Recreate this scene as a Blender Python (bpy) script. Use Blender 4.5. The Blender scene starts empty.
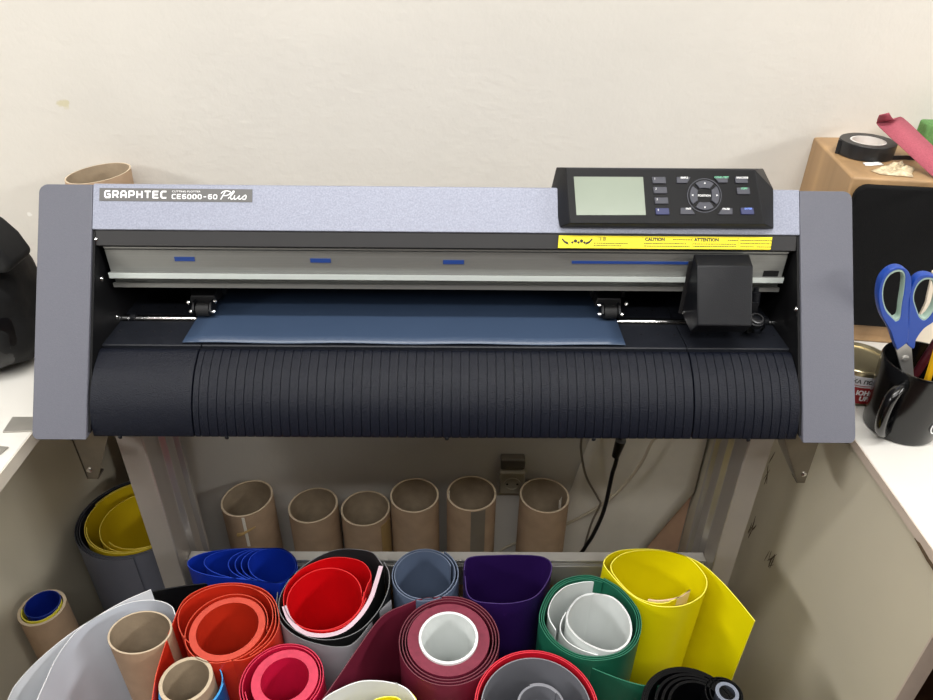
import bpy, bmesh, math, random
from mathutils import Vector as V, Matrix, noise
random.seed(7)
S = bpy.context.scene
COL = S.collection
PI = math.pi
# ------------------------------------------------------------------ camera model (933x700)
FPX = 718.0
PITCH, YAW, ROLL = (math.radians(a) for a in (33.0, .857, .82))
CAM = V((.0105, -.576, 1.288))
FWD = V((math.sin(YAW)*math.cos(PITCH), math.cos(YAW)*math.cos(PITCH), -math.sin(PITCH)))
R0 = V((math.cos(YAW), -math.sin(YAW), 0)); U0 = R0.cross(FWD)
RGT = R0*math.cos(ROLL)+U0*math.sin(ROLL); UPV = U0*math.cos(ROLL)-R0*math.sin(ROLL)
def ray(px, py): return FWD+RGT*((px-466.5)/FPX)-UPV*((py-350)/FPX)
def at(px, py, x=None, y=None, z=None):
    d = ray(px, py)
    t = (x-CAM.x)/d.x if x is not None else (y-CAM.y)/d.y if y is not None else (z-CAM.z)/d.z
    return CAM+d*t
cd = bpy.data.cameras.new('camera'); cam = bpy.data.objects.new('camera', cd); COL.objects.link(cam)
cd.sensor_width = 36; cd.lens = FPX/933*36; cd.clip_start = .01
cam.matrix_world = Matrix(((RGT.x, UPV.x, -FWD.x, CAM.x), (RGT.y, UPV.y, -FWD.y, CAM.y), (RGT.z, UPV.z, -FWD.z, CAM.z), (0, 0, 0, 1)))
S.camera = cam
# plotter face frame: u = x, v up the slope, w outwards
FP0 = V((0, -.0025, .8065)); FS = V((0, .150, .2135)).normalized(); FN = V((0, -FS.z, FS.y))
def T(u, v, w=0): return V((u, 0, 0))+FP0+FS*v+FN*w
def face(px, py, w=0):
    d = ray(px, py); P = FP0+FN*w; p = CAM+d*((P-CAM).dot(FN)/d.dot(FN))
    return p.x, (p-FP0).dot(FS)
# ------------------------------------------------------------------ materials
def lin(c): return tuple(((v/255)/12.92 if v/255 <= .04045 else ((v/255+.055)/1.055)**2.4) for v in c)+(1,)
MATS = {}
def mat(name, rgb, rough=.5, metal=0, var=.06, scale=30, bump=0, bscale=200, coat=0, trans=0, spec=.5, stretch=None):
    if name in MATS: return MATS[name]
    m = bpy.data.materials.new(name); m.use_nodes = True; nt = m.node_tree; N = nt.nodes; L = nt.links
    b = N['Principled BSDF']; c = lin(rgb)
    b.inputs['Roughness'].default_value = rough; b.inputs['Metallic'].default_value = metal
    b.inputs['Specular IOR Level'].default_value = spec; b.inputs['Coat Weight'].default_value = coat; b.inputs['Coat Roughness'].default_value = .15
    tc = N.new('ShaderNodeTexCoord'); mp = N.new('ShaderNodeMapping'); L.new(tc.outputs['Object'], mp.inputs[0])
    if stretch: mp.inputs['Scale'].default_value = stretch
    no = N.new('ShaderNodeTexNoise'); no.inputs['Scale'].default_value = scale; no.inputs['Detail'].default_value = 5
    L.new(mp.outputs[0], no.inputs['Vector'])
    rp = N.new('ShaderNodeValToRGB'); L.new(no.outputs['Fac'], rp.inputs[0])
    rp.color_ramp.elements[0].position = .3; rp.color_ramp.elements[1].position = .7
    rp.color_ramp.elements[0].color = tuple(v*(1-var) for v in c[:3])+(1,)
    rp.color_ramp.elements[1].color = tuple(min(1, v*(1+var)) for v in c[:3])+(1,)
    L.new(rp.outputs[0], b.inputs['Base Color'])
    if bump:
        n2 = N.new('ShaderNodeTexNoise'); n2.inputs['Scale'].default_value = bscale; n2.inputs['Detail'].default_value = 4
        L.new(mp.outputs[0], n2.inputs['Vector'])
        bp = N.new('ShaderNodeBump'); bp.inputs['Strength'].default_value = bump; bp.inputs['Distance'].default_value = .002
        L.new(n2.outputs['Fac'], bp.inputs['Height']); L.new(bp.outputs[0], b.inputs['Normal'])
    if trans: b.inputs['Transmission Weight'].default_value = trans
    MATS[name] = m; return m
WALL = mat('wall_paint', (212, 207, 198), .75, var=.025, scale=6, bump=.35, bscale=90)
FLOOR = mat('floor_wood', (84, 58, 42), .5, var=.3, scale=8, stretch=(1, 8, 1))
CEIL = mat('ceiling_paint', (240, 238, 232), .8, var=.02)
DESKW = mat('worktop_white', (214, 211, 204), .45, var=.02, scale=12)
DESKE = mat('worktop_edge', (214, 207, 192), .5, var=.04)
PANEL = mat('desk_panel_beige', (200, 192, 172), .5, var=.05, scale=5)
PANELD = mat('desk_panel_edge', (196, 180, 166), .6, var=.06)
SIDE = mat('side_cover_grey', (90, 91, 101), .5, var=.04, scale=500, bump=.1, bscale=900)
SILV = mat('top_cover_silver', (142, 146, 162), .45, metal=.12, var=.16, scale=600, bump=.08, bscale=700)
BLK = mat('black_plastic', (15, 16, 20), .42, var=.1, scale=60, bump=.12, bscale=700, spec=.25)
BLKP = mat('black_platen', (27, 29, 35), .4, var=.12, scale=80, bump=.1, bscale=600, spec=.3)
INN = mat('black_inner', (14, 14, 16), .5, var=.1, spec=.3)
COVR = mat('front_cover_black', (15, 18, 28), .42, var=.2, scale=500, bump=.45, bscale=650, spec=.2)
STRIP = mat('dark_strip', (32, 31, 32), .55, var=.04)
ALU = mat('aluminium', (140, 141, 138), .42, metal=.55, var=.05, scale=20, stretch=(.05, 4, 40))
ALUB = mat('aluminium_lip', (214, 222, 218), .35, metal=.2, var=.03)
STANDM = mat('stand_aluminium', (182, 176, 170), .42, metal=.7, var=.04, scale=12, stretch=(3, 3, .2))
STANDF = mat('stand_face', (172, 165, 158), .55, metal=.35, var=.04, scale=12)
CHROME = mat('chrome', (225, 225, 225), .15, metal=1, var=.01)
STEEL = mat('steel_plate', (168, 164, 156), .32, metal=.5, var=.12, scale=25)
BLUEM = mat('blue_mark', (30, 62, 130), .5)
SHEETB = mat('loaded_blue_vinyl', (56, 71, 94), .33, var=.03, scale=8, bump=.05, bscale=25)
LABG = mat('name_plate_grey', (94, 93, 92), .5, var=.02)
WHITE = mat('print_white', (240, 240, 240), .5, var=0)
YEL = mat('label_yellow', (240, 222, 20), .5, var=.02)
INK = mat('print_black', (25, 25, 22), .6, var=0)
LCD = mat('lcd_green', (134, 144, 128), .25, var=.03, scale=20, coat=.3)
KEY = mat('key_grey', (62, 63, 72), .5, var=.04)
KEYB = mat('key_blue', (44, 50, 92), .5, var=.04)
PGRN = mat('print_green', (120, 200, 160), .5, var=0)
PBLU = mat('print_blue', (120, 150, 235), .5, var=0)
CARD = mat('cardboard', (178, 150, 122), .8, var=.08, scale=40, bump=.15, bscale=300)
CARDI = mat('cardboard_inside', (160, 142, 118), .85, var=.1, scale=60, bump=.2, bscale=250)
CARDR = mat('cardboard_rim', (196, 178, 152), .85, var=.05)
TAPEB = mat('brown_tape', (172, 142, 92), .35, var=.05)
TAPEG = mat('grey_tape', (128, 118, 104), .3, var=.05)
def vin(name, c, edge=None, rough=.42):
    e = edge or tuple(min(255, int(v*.82+26)) for v in c)
    return mat(name, c, rough, var=.05, scale=10), mat(name+'_edge', e, .6, var=.05)
CLIGHT = mat('print_cream', (235, 228, 214), .6, var=.03)
# ------------------------------------------------------------------ object helpers
WL = {}
def link(o, parent, loc):
    COL.objects.link(o); WL[o.name] = V(loc)
    if parent is not None:
        o.parent = parent; o.location = V(loc)-WL[parent.name]
    else: o.location = loc
def tag(o, label, cat, group=None, kind=None):
    if label: o['label'] = label
    if cat: o['category'] = cat
    if group: o['group'] = group
    if kind: o['kind'] = kind
    return o
def thing(name, loc, label, cat, group=None):
    o = bpy.data.objects.new(name, None); o.empty_display_size = .02; link(o, None, loc); return tag(o, label, cat, group)
class MB:
    def __init__(s): s.v = []; s.f = []; s.m = []
    def add(s, vs, fs, mi=0):
        n = len(s.v); s.v += [V(p) for p in vs]
        for k, f in enumerate(fs):
            s.f.append(tuple(i+n for i in f)); s.m.append(mi[k] if isinstance(mi, list) else mi)
        return s
    def box(s, x0, x1, y0, y1, z0, z1, mi=0):
        return s.hexa([(x0, y0, z0), (x1, y0, z0), (x1, y1, z0), (x0, y1, z0), (x0, y0, z1), (x1, y0, z1), (x1, y1, z1), (x0, y1, z1)], mi)
    def hexa(s, P, mi=0):
        return s.add(P, [(0, 3, 2, 1), (4, 5, 6, 7), (0, 1, 5, 4), (1, 2, 6, 5), (2, 3, 7, 6), (3, 0, 4, 7)], mi)
    def fbox(s, u0, u1, v0, v1, w0, w1, mi=0):
        return s.hexa([T(u0, v0, w0), T(u1, v0, w0), T(u1, v1, w0), T(u0, v1, w0), T(u0, v0, w1), T(u1, v0, w1), T(u1, v1, w1), T(u0, v1, w1)], mi)
    def prism(s, pts, d, mi=0):           # planar outline extruded by vector d
        n = len(pts); d = V(d)
        return s.add([V(p) for p in pts]+[V(p)+d for p in pts], [tuple(range(n))[::-1], tuple(range(n, 2*n))]+[(i, (i+1) % n, (i+1) % n+n, i+n) for i in range(n)], mi)
    def lathe(s, prof, c, axis=(0, 0, 1), seg=48, mi=0, close=False, sx=1, sy=1, rim=None):
        ax = V(axis).normalized(); a = ax.orthogonal().normalized(); b = ax.cross(a)
        if abs(ax.z) > .999: a, b = V((1, 0, 0)), V((0, 1, 0))*(1 if ax.z > 0 else -1)
        c = V(c); vs = []; fs = []; ms = []
        for r, h in prof:
            for k in range(seg):
                t = 2*PI*k/seg; vs.append(c+ax*h+a*(r*sx*math.cos(t))+b*(r*sy*math.sin(t)))
        n = len(prof)
        for i in range(n if close else n-1):
            for k in range(seg):
                k2 = (k+1) % seg; j = (i+1) % n
                fs.append((i*seg+k, i*seg+k2, j*seg+k2, j*seg+k)); ms.append(rim[i] if rim else mi)
        if not close:
            if prof[0][0] > 1e-6: fs.append(tuple(range(seg))[::-1]); ms.append(rim[0] if rim else mi)
            if prof[-1][0] > 1e-6: fs.append(tuple(range((n-1)*seg, n*seg))); ms.append(rim[-1] if rim else mi)
        return s.add(vs, fs, ms)
    def cyl(s, p, q, r, seg=20, mi=0, r2=None):
        p, q = V(p), V(q); h = (q-p).length
        return s.lathe([(r, 0), (r if r2 is None else r2, h)], p, q-p, seg, mi)
    def tube(s, pts, r, seg=10, mi=0, flat=1):
        pts = smooth(pts, 8); vs = []; fs = []; n = len(pts); up = V((0, 0, 1)); pa = None
        for i, p in enumerate(pts):
            d = (pts[min(i+1, n-1)]-pts[max(i-1, 0)]).normalized()
            a = pa-d*pa.dot(d) if pa else d.orthogonal(); a.normalize(); pa = a; b = d.cross(a)
            rr = r(i/(n-1)) if callable(r) else r
            for k in range(seg): t = 2*PI*k/seg; vs.append(p+a*rr*math.cos(t)+b*rr*flat*math.sin(t))
        for i in range(n-1):
            for k in range(seg): fs.append((i*seg+k, i*seg+(k+1) % seg, (i+1)*seg+(k+1) % seg, (i+1)*seg+k))
        fs += [tuple(range(seg))[::-1], tuple(range((n-1)*seg, n*seg))]
        return s.add(vs, fs, mi)
    def hull(s, pts, mi=0):
        bm = bmesh.new(); [bm.verts.new(p) for p in pts]; bmesh.ops.convex_hull(bm, input=bm.verts)
        bmesh.ops.dissolve_limit(bm, angle_limit=.02, verts=bm.verts, edges=bm.edges)
        bm.verts.index_update(); s.add([v.co.copy() for v in bm.verts], [[v.index for v in f.verts] for f in bm.faces], mi); bm.free(); return s
    def build(s, name, mats, parent=None, bevel=0, seg=2, ang=35, label=None):
        mats = mats if isinstance(mats, (list, tuple)) else [mats]
        lo = V(tuple(min(p[i] for p in s.v) for i in range(3))); hi = V(tuple(max(p[i] for p in s.v) for i in range(3)))
        o0 = V(((lo.x+hi.x)/2, (lo.y+hi.y)/2, lo.z))
        me = bpy.data.meshes.new(name); me.from_pydata([p-o0 for p in s.v], [], s.f)
        for m in mats: me.materials.append(m)
        for p, mi in zip(me.polygons, s.m): p.material_index = mi; p.use_smooth = True
        bm = bmesh.new(); bm.from_mesh(me); bmesh.ops.recalc_face_normals(bm, faces=bm.faces); bm.to_mesh(me); bm.free()
        me.set_sharp_from_angle(angle=math.radians(ang))
        o = bpy.data.objects.new(name, me); link(o, parent, o0)
        if bevel:
            b = o.modifiers.new('bevel', 'BEVEL'); b.width = bevel; b.segments = seg; b.limit_method = 'ANGLE'; b.angle_limit = math.radians(30); b.harden_normals = False
        if label: o['label'] = label
        return o
def smooth(pts, n=8):
    P = [V(p) for p in pts]
    if len(P) < 3: return P
    P = [P[0]*2-P[1]]+P+[P[-1]*2-P[-2]]; out = []
    for i in range(1, len(P)-2):
        p0, p1, p2, p3 = P[i-1:i+3]
        for k in range(n):
            t = k/n; out.append(.5*((2*p1)+(p2-p0)*t+(2*p0-5*p1+4*p2-p3)*t*t+(3*p1-p0-3*p2+p3)*t**3))
    return out+[P[-2]]
def wire(path, z0, z1, t=.0012, lean=(0, 0), ztop=None, mb=None):
    """standing sheet along a plan path; material 0 left side, 1 right side, 2 rim"""
    mb = mb or MB(); P = [V((p[0], p[1], 0)) for p in path]; n = len(P); vs = []
    for i, p in enumerate(P):
        d = (P[min(i+1, n-1)]-P[max(i-1, 0)]).normalized(); nn = V((-d.y, d.x, 0))*(t/2)
        zt = ztop(i/(n-1)) if ztop else z1
        l = V((lean[0], lean[1], 0))*(-(zt-z0))
        vs += [p+nn+V((0, 0, zt)), p-nn+V((0, 0, zt)), p+nn+l+V((0, 0, z0)), p-nn+l+V((0, 0, z0))]
    fs = []; ms = []
    for i in range(n-1):
        a, b = i*4, i*4+4
        fs += [(a, b, b+2, a+2), (a+1, a+3, b+3, b+1), (a, a+1, b+1, b), (a+2, b+2, b+3, a+3)]; ms += [0, 1, 2, 2]
    fs += [(0, 2, 3, 1), (4*n-4, 4*n-3, 4*n-1, 4*n-2)]; ms += [2, 2]
    return mb.add(vs, fs, ms)
def spiral(c, r0, r1, turns, a0=0, n=64, e=(1, 1), rot=0, shift=(0, 0)):
    out = []; N = max(8, int(n*turns)); cr, sr = math.cos(rot), math.sin(rot)
    for i in range(N+1):
        t = i/N; a = math.radians(a0)+2*PI*turns*t; r = r0+(r1-r0)*t
        x, y = r*math.cos(a)*e[0], r*math.sin(a)*e[1]
        out.append((c[0]+shift[0]*t+x*cr-y*sr, c[1]+shift[1]*t+x*sr+y*cr))
    return out
def pl(pts, z, n=8): return [(p.x, p.y) for p in smooth([at(a, b, z=z) for a, b in pts], n)]
def text(s, size, M, m, parent, name='lettering', bold=0, shear=0, sx=1, extr=.00012, align='LEFT', spacing=1):
    c = bpy.data.curves.new(name, 'FONT'); c.body = s; c.size = size; c.offset = bold; c.shear = shear; c.extrude = extr; c.align_x = align; c.space_character = spacing; c.resolution_u = 3
    o = bpy.data.objects.new('t', c); COL.objects.link(o)
    me = bpy.data.meshes.new_from_object(o.evaluated_get(bpy.context.evaluated_depsgraph_get())); bpy.data.objects.remove(o)
    vs = [M(v.co.x*sx, v.co.y, v.co.z) for v in me.vertices]; fs = [tuple(p.vertices) for p in me.polygons]
    bpy.data.meshes.remove(me)
    b = MB(); b.add(vs, fs); return b if parent is None else b.build(name, m, parent)
def FT(u0, v0, w0): return lambda x, y, z: T(u0+x, v0+y, w0+z)
def struct(mb, name, m): o = mb.build(name, m); o['kind'] = 'structure'; return o
# ------------------------------------------------------------------ room
WY = .44; ZD = .76
RX = 2.6; RB = -4.0; RH = 2.7
def wall_spot(px, py, rad, rgb, strength):
    nt = WALL.node_tree; N = nt.nodes; L = nt.links; b = N['Principled BSDF']; src = b.inputs['Base Color'].links[0].from_socket
    p = at(px, py, y=WY); g = N.new('ShaderNodeNewGeometry'); d = N.new('ShaderNodeVectorMath'); d.operation = 'DISTANCE'; L.new(g.outputs['Position'], d.inputs[0]); d.inputs[1].default_value = p
    n_ = N.new('ShaderNodeTexNoise'); n_.inputs['Scale'].default_value = 130; L.new(g.outputs['Position'], n_.inputs['Vector'])
    ad = N.new('ShaderNodeMath'); ad.operation = 'MULTIPLY_ADD'; L.new(n_.outputs['Fac'], ad.inputs[0]); ad.inputs[1].default_value = rad*1.6; L.new(d.outputs['Value'], ad.inputs[2])
    mr = N.new('ShaderNodeMapRange'); L.new(ad.outputs[0], mr.inputs['Value']); mr.inputs['From Min'].default_value = rad*1.35; mr.inputs['From Max'].default_value = rad*1.75; mr.inputs['To Min'].default_value = strength; mr.inputs['To Max'].default_value = 0
    mx = N.new('ShaderNodeMix'); mx.data_type = 'RGBA'; L.new(mr.outputs[0], mx.inputs['Factor']); L.new(src, mx.inputs[6]); mx.inputs[7].default_value = lin(rgb); L.new(mx.outputs[2], b.inputs['Base Color'])
wall_spot(63, 103, .009, (196, 186, 138), .6); wall_spot(29, 214, .004, (240, 238, 232), .7)
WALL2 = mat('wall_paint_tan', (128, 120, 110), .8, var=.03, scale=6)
struct(MB().box(-RX-.1, RX+.1, WY, WY+.1, -.1, RH+.1), 'wall_back', WALL)
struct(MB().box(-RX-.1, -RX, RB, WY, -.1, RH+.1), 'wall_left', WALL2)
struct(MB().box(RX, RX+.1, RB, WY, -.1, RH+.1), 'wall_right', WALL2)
struct(MB().box(-RX-.1, RX+.1, RB-.1, RB, -.1, RH+.1), 'wall_front', mat('wall_front_paint', (48, 44, 40), .8, var=.03))
struct(MB().box(-RX, RX, RB, WY, -.1, 0), 'floor', FLOOR)
struct(MB().box(-RX, RX, RB, WY, RH, RH+.1), 'ceiling', CEIL)
# ------------------------------------------------------------------ desks
ld = thing('desk', (-.9, 0, 0), 'white desk on the left with metal strips on its top', 'desk')
MB().box(-1.5, -.472, -1.0, .33, ZD-.017, ZD).build('worktop', [DESKW], ld, .0015)
MB().box(-.4722, -.4712, -1.0, .33, ZD-.0165, ZD-.0005).build('edge_band', DESKE, ld)
MB().box(-.616, -.598, -.95, .435, 0, ZD-.017).build('side_panel', PANEL, ld)
MB().box(-1.5, -1.482, -.95, .33, 0, ZD-.017).build('side_panel', PANEL, ld)
rd = thing('desk', (.95, 0, 0), 'white desk on the right carrying the speaker, tin and mug', 'desk')
MB().box(.4665, 1.5, -1.0, WY-.001, ZD-.011, ZD).build('worktop', DESKW, rd, .001)
MB().box(.4655, .4665, -1.0, WY-.001, ZD-.011, ZD-.0004).build('edge_band', PANELD, rd)
MB().box(.468, .486, -.150, WY-.004, 0, ZD-.011).build('side_panel', PANEL, rd)
MB().box(.4675, .4865, -.152, -.150, 0, ZD-.011).build('panel_edge_strip', PANELD, rd)
MB().box(1.482, 1.5, -.95, WY-.004, 0, ZD-.011).build('side_panel', PANEL, rd)
SCUFF = mat('scuff_brown', (92, 74, 54), .8, var=.3, scale=300)
def scuff(px, py, w, h, n, rot):
    mb = MB(); c = at(px, py, x=.4679)
    for k in range(n):
        oy, oz = random.uniform(-w, w), random.uniform(-h, h); L = random.uniform(.004, .016); a = rot+random.uniform(-.4, .4); t = random.uniform(.0004, .0016)
        d = V((0, math.cos(a), math.sin(a))); q = V((0, -d.z, d.y)); p = V((.4676, c.y+oy, c.z+oz))
        mb.prism([p-d*L, p-d*L*.3-q*t, p+d*L, p+d*L*.2+q*t], (.0006, 0, 0))
    mb.build('scuff', SCUFF, rd, label='dark brown scuff marks')
scuff(771, 556, .010, .012, 9, 1.9); scuff(752, 528, .006, .014, 6, 1.5); scuff(768, 470, .004, .03, 6, 1.5)
mb = MB(); a = [at(914, 538, x=.4654), at(920, 543, x=.4654), at(933, 565, x=.4654), at(936, 575, x=.4654), at(926, 560, x=.4654)]
mb.prism(a, (.0009, 0, 0)).build('edge_chip', SCUFF, rd, label='dark chipped spot on the edge')
# metal strips on left worktop
STR = [('steel_strip', [(3, 433), (13, 418), (36, 418), (34, 432)], 'short shiny steel strip on left desk against the plotter'),
       ('steel_strip', [(-14, 458), (-12, 446), (9, 448), (-2, 457)], 'small dull steel strip lying at left desk edge below the shiny strip')]
for n_, pts, lb in STR:
    P = [at(a, b, z=ZD+.0001) for a, b in pts]
    tag(MB().prism(P, (0, 0, .002)).build(n_, STEEL, None, .0003), lb, 'metal strip', 'steel strips on the left desk')
# ------------------------------------------------------------------ plotter
HB = .80
pt = thing('cutting_plotter', (0, .13, .80), 'wide grey and black vinyl cutting plotter with control panel, on aluminium stand', 'cutting plotter')
XI, XO = .3705, .4262
VT = .2609
for s in (-1, 1):
    prof = [(-.0046, .8036), (.148, 1.0205), (.27, .958), (.27, .8036)]
    bm = bmesh.new()
    a = [bm.verts.new((s*XI, y, z)) for y, z in prof]; b = [bm.verts.new((s*XO, y, z)) for y, z in prof]
    bm.faces.new(a); bm.faces.new(b[::-1]); E4 = []
    for i in range(4): bm.faces.new((a[i], b[i], b[(i+1) % 4], a[(i+1) % 4]))
    bm.edges.ensure_lookup_table(); bm.verts.index_update()
    oe = [e for e in bm.edges if all(abs(v.co.x-s*XO) < 1e-6 for v in e.verts)]
    top = [e for e in oe if all(v.co.z > .95 for v in e.verts)]; bot = [e for e in oe if all(v.co.z < .81 for v in e.verts)]
    bmesh.ops.bevel(bm, geom=top, offset=.009, segments=6, profile=.5, affect='EDGES')
    bmesh.ops.bevel(bm, geom=[e for e in bm.edges if all(abs(v.co.x-s*XO) < 1e-6 and v.co.z < .8040 for v in e.verts)], offset=.006, segments=4, profile=.5, affect='EDGES')
    mb = MB(); bm.verts.index_update(); mb.add([v.co.copy() for v in bm.verts], [[v.index for v in f.verts] for f in bm.faces]); bm.free()
    mb.build('side_cover', SIDE, pt, .0009, 2)
    mb = MB(); x0, x1 = sorted((s*XI, s*(XI-.0025)))
    P = [T(0, .004, -.003), T(0, VT-.003, -.003), V((0, .262, .954)), V((0, .262, .81))]
    mb.prism([V((x0, p.y, p.z)) for p in P], (x1-x0, 0, 0)).build('inner_panel', INN, pt)
XL = XI-.0028
# base and platen
MB().prism([V((-XL, y, z)) for y, z in ((.030, .803), (.036, .845), (.066, .862), (.068, .868), (.262, .868), (.262, .803))], (2*XL, 0, 0)).build('base', INN, pt)
mb = MB(); ZP = .872
for x0, x1 in ((-XL, -.2632), (-.2622, .2568), (.2578, XL)):
    mb.prism([V((x0, y, z)) for y, z in ((.0705, .8695), (.0705, .871), (.0715, ZP), (.1195, ZP), (.1195, .868), (.12, .866), (.0705, .866))], (x1-x0, 0, 0))
    mb.prism([V((x0, y, z)) for y, z in ((.1365, .868), (.1365, ZP), (.26, ZP), (.26, .868))], (x1-x0, 0, 0))
mb.build('platen', BLKP, pt)
for k in range(40):
    x = -.36+k*.0185
    if -.29 < x < .2: continue
    for q in ((x, .098), (x+.006, .152)): MB().cyl((q[0], q[1], ZP-.0004), (q[0], q[1], ZP+.0002), .0012, 8).build('vacuum_hole', mat('hole_black', (6, 6, 6), .9), pt)
MB().cyl((-XL, .128, .8702), (XL, .128, .8702), .0042, 20).build('grit_shaft', CHROME, pt)
for s in (-1, 1):
    MB().lathe([(.0042, 0), (.007, .001), (.007, .006), (.0042, .007)], (s*(XL-.009), .128, .8705), (1, 0, 0), 20).build('shaft_bushing', BLK, pt)
# front cover, grooved
prof = [(.0690, .8685), (.0655, .8705), (.0600, .8700), (.0500, .8655), (.0400, .8600), (.0300, .8520), (.0215, .8430), (.0150, .8340), (.0100, .8240), (.0062, .8130), (.0045, .8040), (.0050, .8008), (.0085, .8000)]
pr = smooth([V((0, y, z)) for y, z in prof], 4)
def cover(x0, x1, ribs, pitch=.0093):
    cols = [(x0, .0015), (x0+.0006, 0)]
    if ribs:
        x = x0+pitch*.7
        while x < x1-.004:
            cols += [(x-.0006, 0), (x-.0003, .0009), (x+.0003, .0009), (x+.0006, 0)]; x += pitch
    cols += [(x1-.0006, 0), (x1, .0015)]
    n = len(pr); vs = []
    for x, d in cols:
        for i, p in enumerate(pr):
            t = pr[min(i+1, n-1)]-pr[max(i-1, 0)]; nn = V((0, t.z, -t.y)).normalized(); nn = nn if nn.y < 0 or nn.z > 0 else -nn
            vs.append(V((x, p.y, p.z))-nn*d)
    m = len(cols); k = len(vs); vs += [V((x, .03, .812)) for x, d in cols]
    fs = [(i*n+j, (i+1)*n+j, (i+1)*n+j+1, i*n+j+1) for i in range(m-1) for j in range(n-1)]
    fs += [tuple(list(range(n))+[k]), tuple([(m-1)*n+j for j in range(n)][::-1]+[k+m-1][::1])]
    return MB().add(vs, fs)
for x0, x1, rb in ((-XL, -.2632, 0), (-.2624, .2566, 1), (.2574, XL, 1)):
    cover(x0, x1, rb).build('front_cover', COVR, pt, ang=50)
for px in (125, 230, 447, 592, 745):
    p = at(px, 438, y=.012); MB().lathe([(.0022, 0), (.0022, .001), (.001, .0018)], (p.x, .0045, .8005), (0, -1, 0), 10).build('cover_screw', BLK, pt)
# top cover + strip
vb = face(440, 232.2)[1]; vs_ = face(440, 247.6)[1]
MB().prism([V((-XI+.0004, p.y, p.z)) for p in (T(0, vb, 0), T(0, VT+.0006, 0), V((0, .1502, 1.0208)), V((0, .268, .9585)), V((0, .268, .945)), T(0, vb, -.055))], (2*XI-.0008, 0, 0)).build('top_cover', SILV, pt, .0008)
MB().prism([V((-XL, p.y, p.z)) for p in (T(0, vs_, -.004), T(0, vb, -.002), T(0, vb, -.05), T(0, vs_, -.05))], (2*XL, 0, 0)).build('front_strip', STRIP, pt, .0006)
MB().box(-XL, XL, .262, .268, .803, .945).build('back_panel', INN, pt)
MB().box(-XL, XL, .178, .19, .905, .965).build('rail_backing', INN, pt)
# rail
def zr(py, y): return at(440, py, y=y).z
Y = at(107, 258, x=-XL+.006).y; print('RAIL Y', Y)
rail = [(Y, zr(252.5, Y)), (Y, zr(274, Y)), (Y-.006, zr(275.2, Y-.006)), (Y-.006, zr(280.8, Y-.006)), (Y+.004, zr(281, Y+.004)), (Y+.004, zr(284, Y+.004)), (Y-.003, zr(285.5, Y-.003)), (Y-.003, zr(289.5, Y-.003)), (Y+.018, zr(289.5, Y-.003)), (Y+.018, zr(249.4, Y-.001)), (Y-.001, zr(249.4, Y-.001)), (Y-.001, zr(251, Y-.001)), (Y+.003, zr(250.5, Y+.003))]
n = len(rail); mb = MB(); mb.prism([V((-XL+.006, y, z)) for y, z in rail], (2*XL-.012, 0, 0))
rl = mb.build('rail', [ALU], pt)
mb = MB(); y = Y-.0064
mb.box(-XL+.006, XL-.006, y, y+.0004, zr(280.6, y), zr(275.4, y)).build('rail_lip', ALUB, rl)
def onrail(x0, y0, x1, y1, m, nm='position_mark'):
    a, b = at(x0, y0, y=Y-.0006), at(x1, y1, y=Y-.0006)
    MB().box(a.x, b.x, Y-.0006, Y+.0002, b.z, a.z).build(nm, m, rl)
onrail(174, 257, 195, 261.3, BLUEM); onrail(310, 258.6, 331, 262.8, BLUEM); onrail(443, 260.2, 464, 264.3, BLUEM)
onrail(572, 261, 700, 264.6, BLUEM, 'long_position_mark')
onrail(764, 271, 777, 279, INN, 'sensor_window')
# shelf under the rail holding pinch rollers
RUB = mat('roller_rubber', (22, 22, 23), .7, var=.15, bump=.3, bscale=900)
for px in (203.5, 610.5):
    c = at(px, 307, y=.128); x = c.x; c = V((x, .128, .8830))
    ar = MB(); ar.box(x-.020, x+.020, .150, .177, .890, .8985); ar.hexa([(x-.017, .132, .888), (x+.013, .132, .888), (x+.016, .16, .888), (x-.018, .16, .888), (x-.014, .134, .897), (x+.012, .134, .897), (x+.017, .16, .906), (x-.018, .16, .906)])
    arm = ar.build('pinch_roller_arm', INN, pt, .0008)
    for s in (-1, 1): ar = MB().prism([V((x+s*.0095-.0012, yy, zz)) for yy, zz in ((.121, .880), (.119, .886), (.126, .893), (.145, .893), (.145, .884), (.130, .877))], (.0024, 0, 0)).build('fork', BLK, arm)
    MB().lathe([(.0035, -.0075), (.0074, -.007), (.0078, -.004), (.0078, .004), (.0074, .007), (.0035, .0075)], (x, .1275, .8835), (1, 0, 0), 24).build('pinch_roller', RUB, arm)
    for dx, yy, zz in ((-.0125, .1265, .8835), (.0125, .1265, .8835), (.016, .128, .8965), (-.014, .128, .8945)):
        MB().lathe([(.0008, -.0016), (.002, -.0014), (.002, .0014), (.0008, .0016)], (x+dx, yy-.004, zz), (0, -.6, .8), 12).build('nut', CHROME, arm)
# carriage
CW = .008; cx0 = face(698.5, 296, CW)[0]; cx1 = face(752, 296, CW)[0]; v1 = face(725, 266, CW)[1]; v0 = face(725, 326, CW)[1]
mb = MB(); k = .002
F = [T(0, v0, CW), T(0, v1, CW), V((0, Y-.0075, at(722, 254, y=Y-.0075).z)), V((0, Y-.0073, .93)), V((0, Y-.0075, .892)), V((0, T(0, v0, CW).y+.016, .890))]
outl = [V((cx0-.0015, p.y, p.z)) for p in F]; outr = [V((cx1+.0018, p.y, p.z)) for p in F]
outl[0].x += .0005; outr[0].x -= .002
mb.add(outl+outr, [tuple(range(6)), tuple(range(6, 12))[::-1]]+[(i, i+6, (i+1) % 6+6, (i+1) % 6) for i in range(6)])
ca = mb.build('carriage', BLK, pt, .0016, 3)
MB().lathe([(.0022, 0), (.0022, .0012), (.001, .0018)], (cx0-.0015, Y-.014, .897), (-1, 0, 0), 14).build('screw', CHROME, ca)
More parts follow.
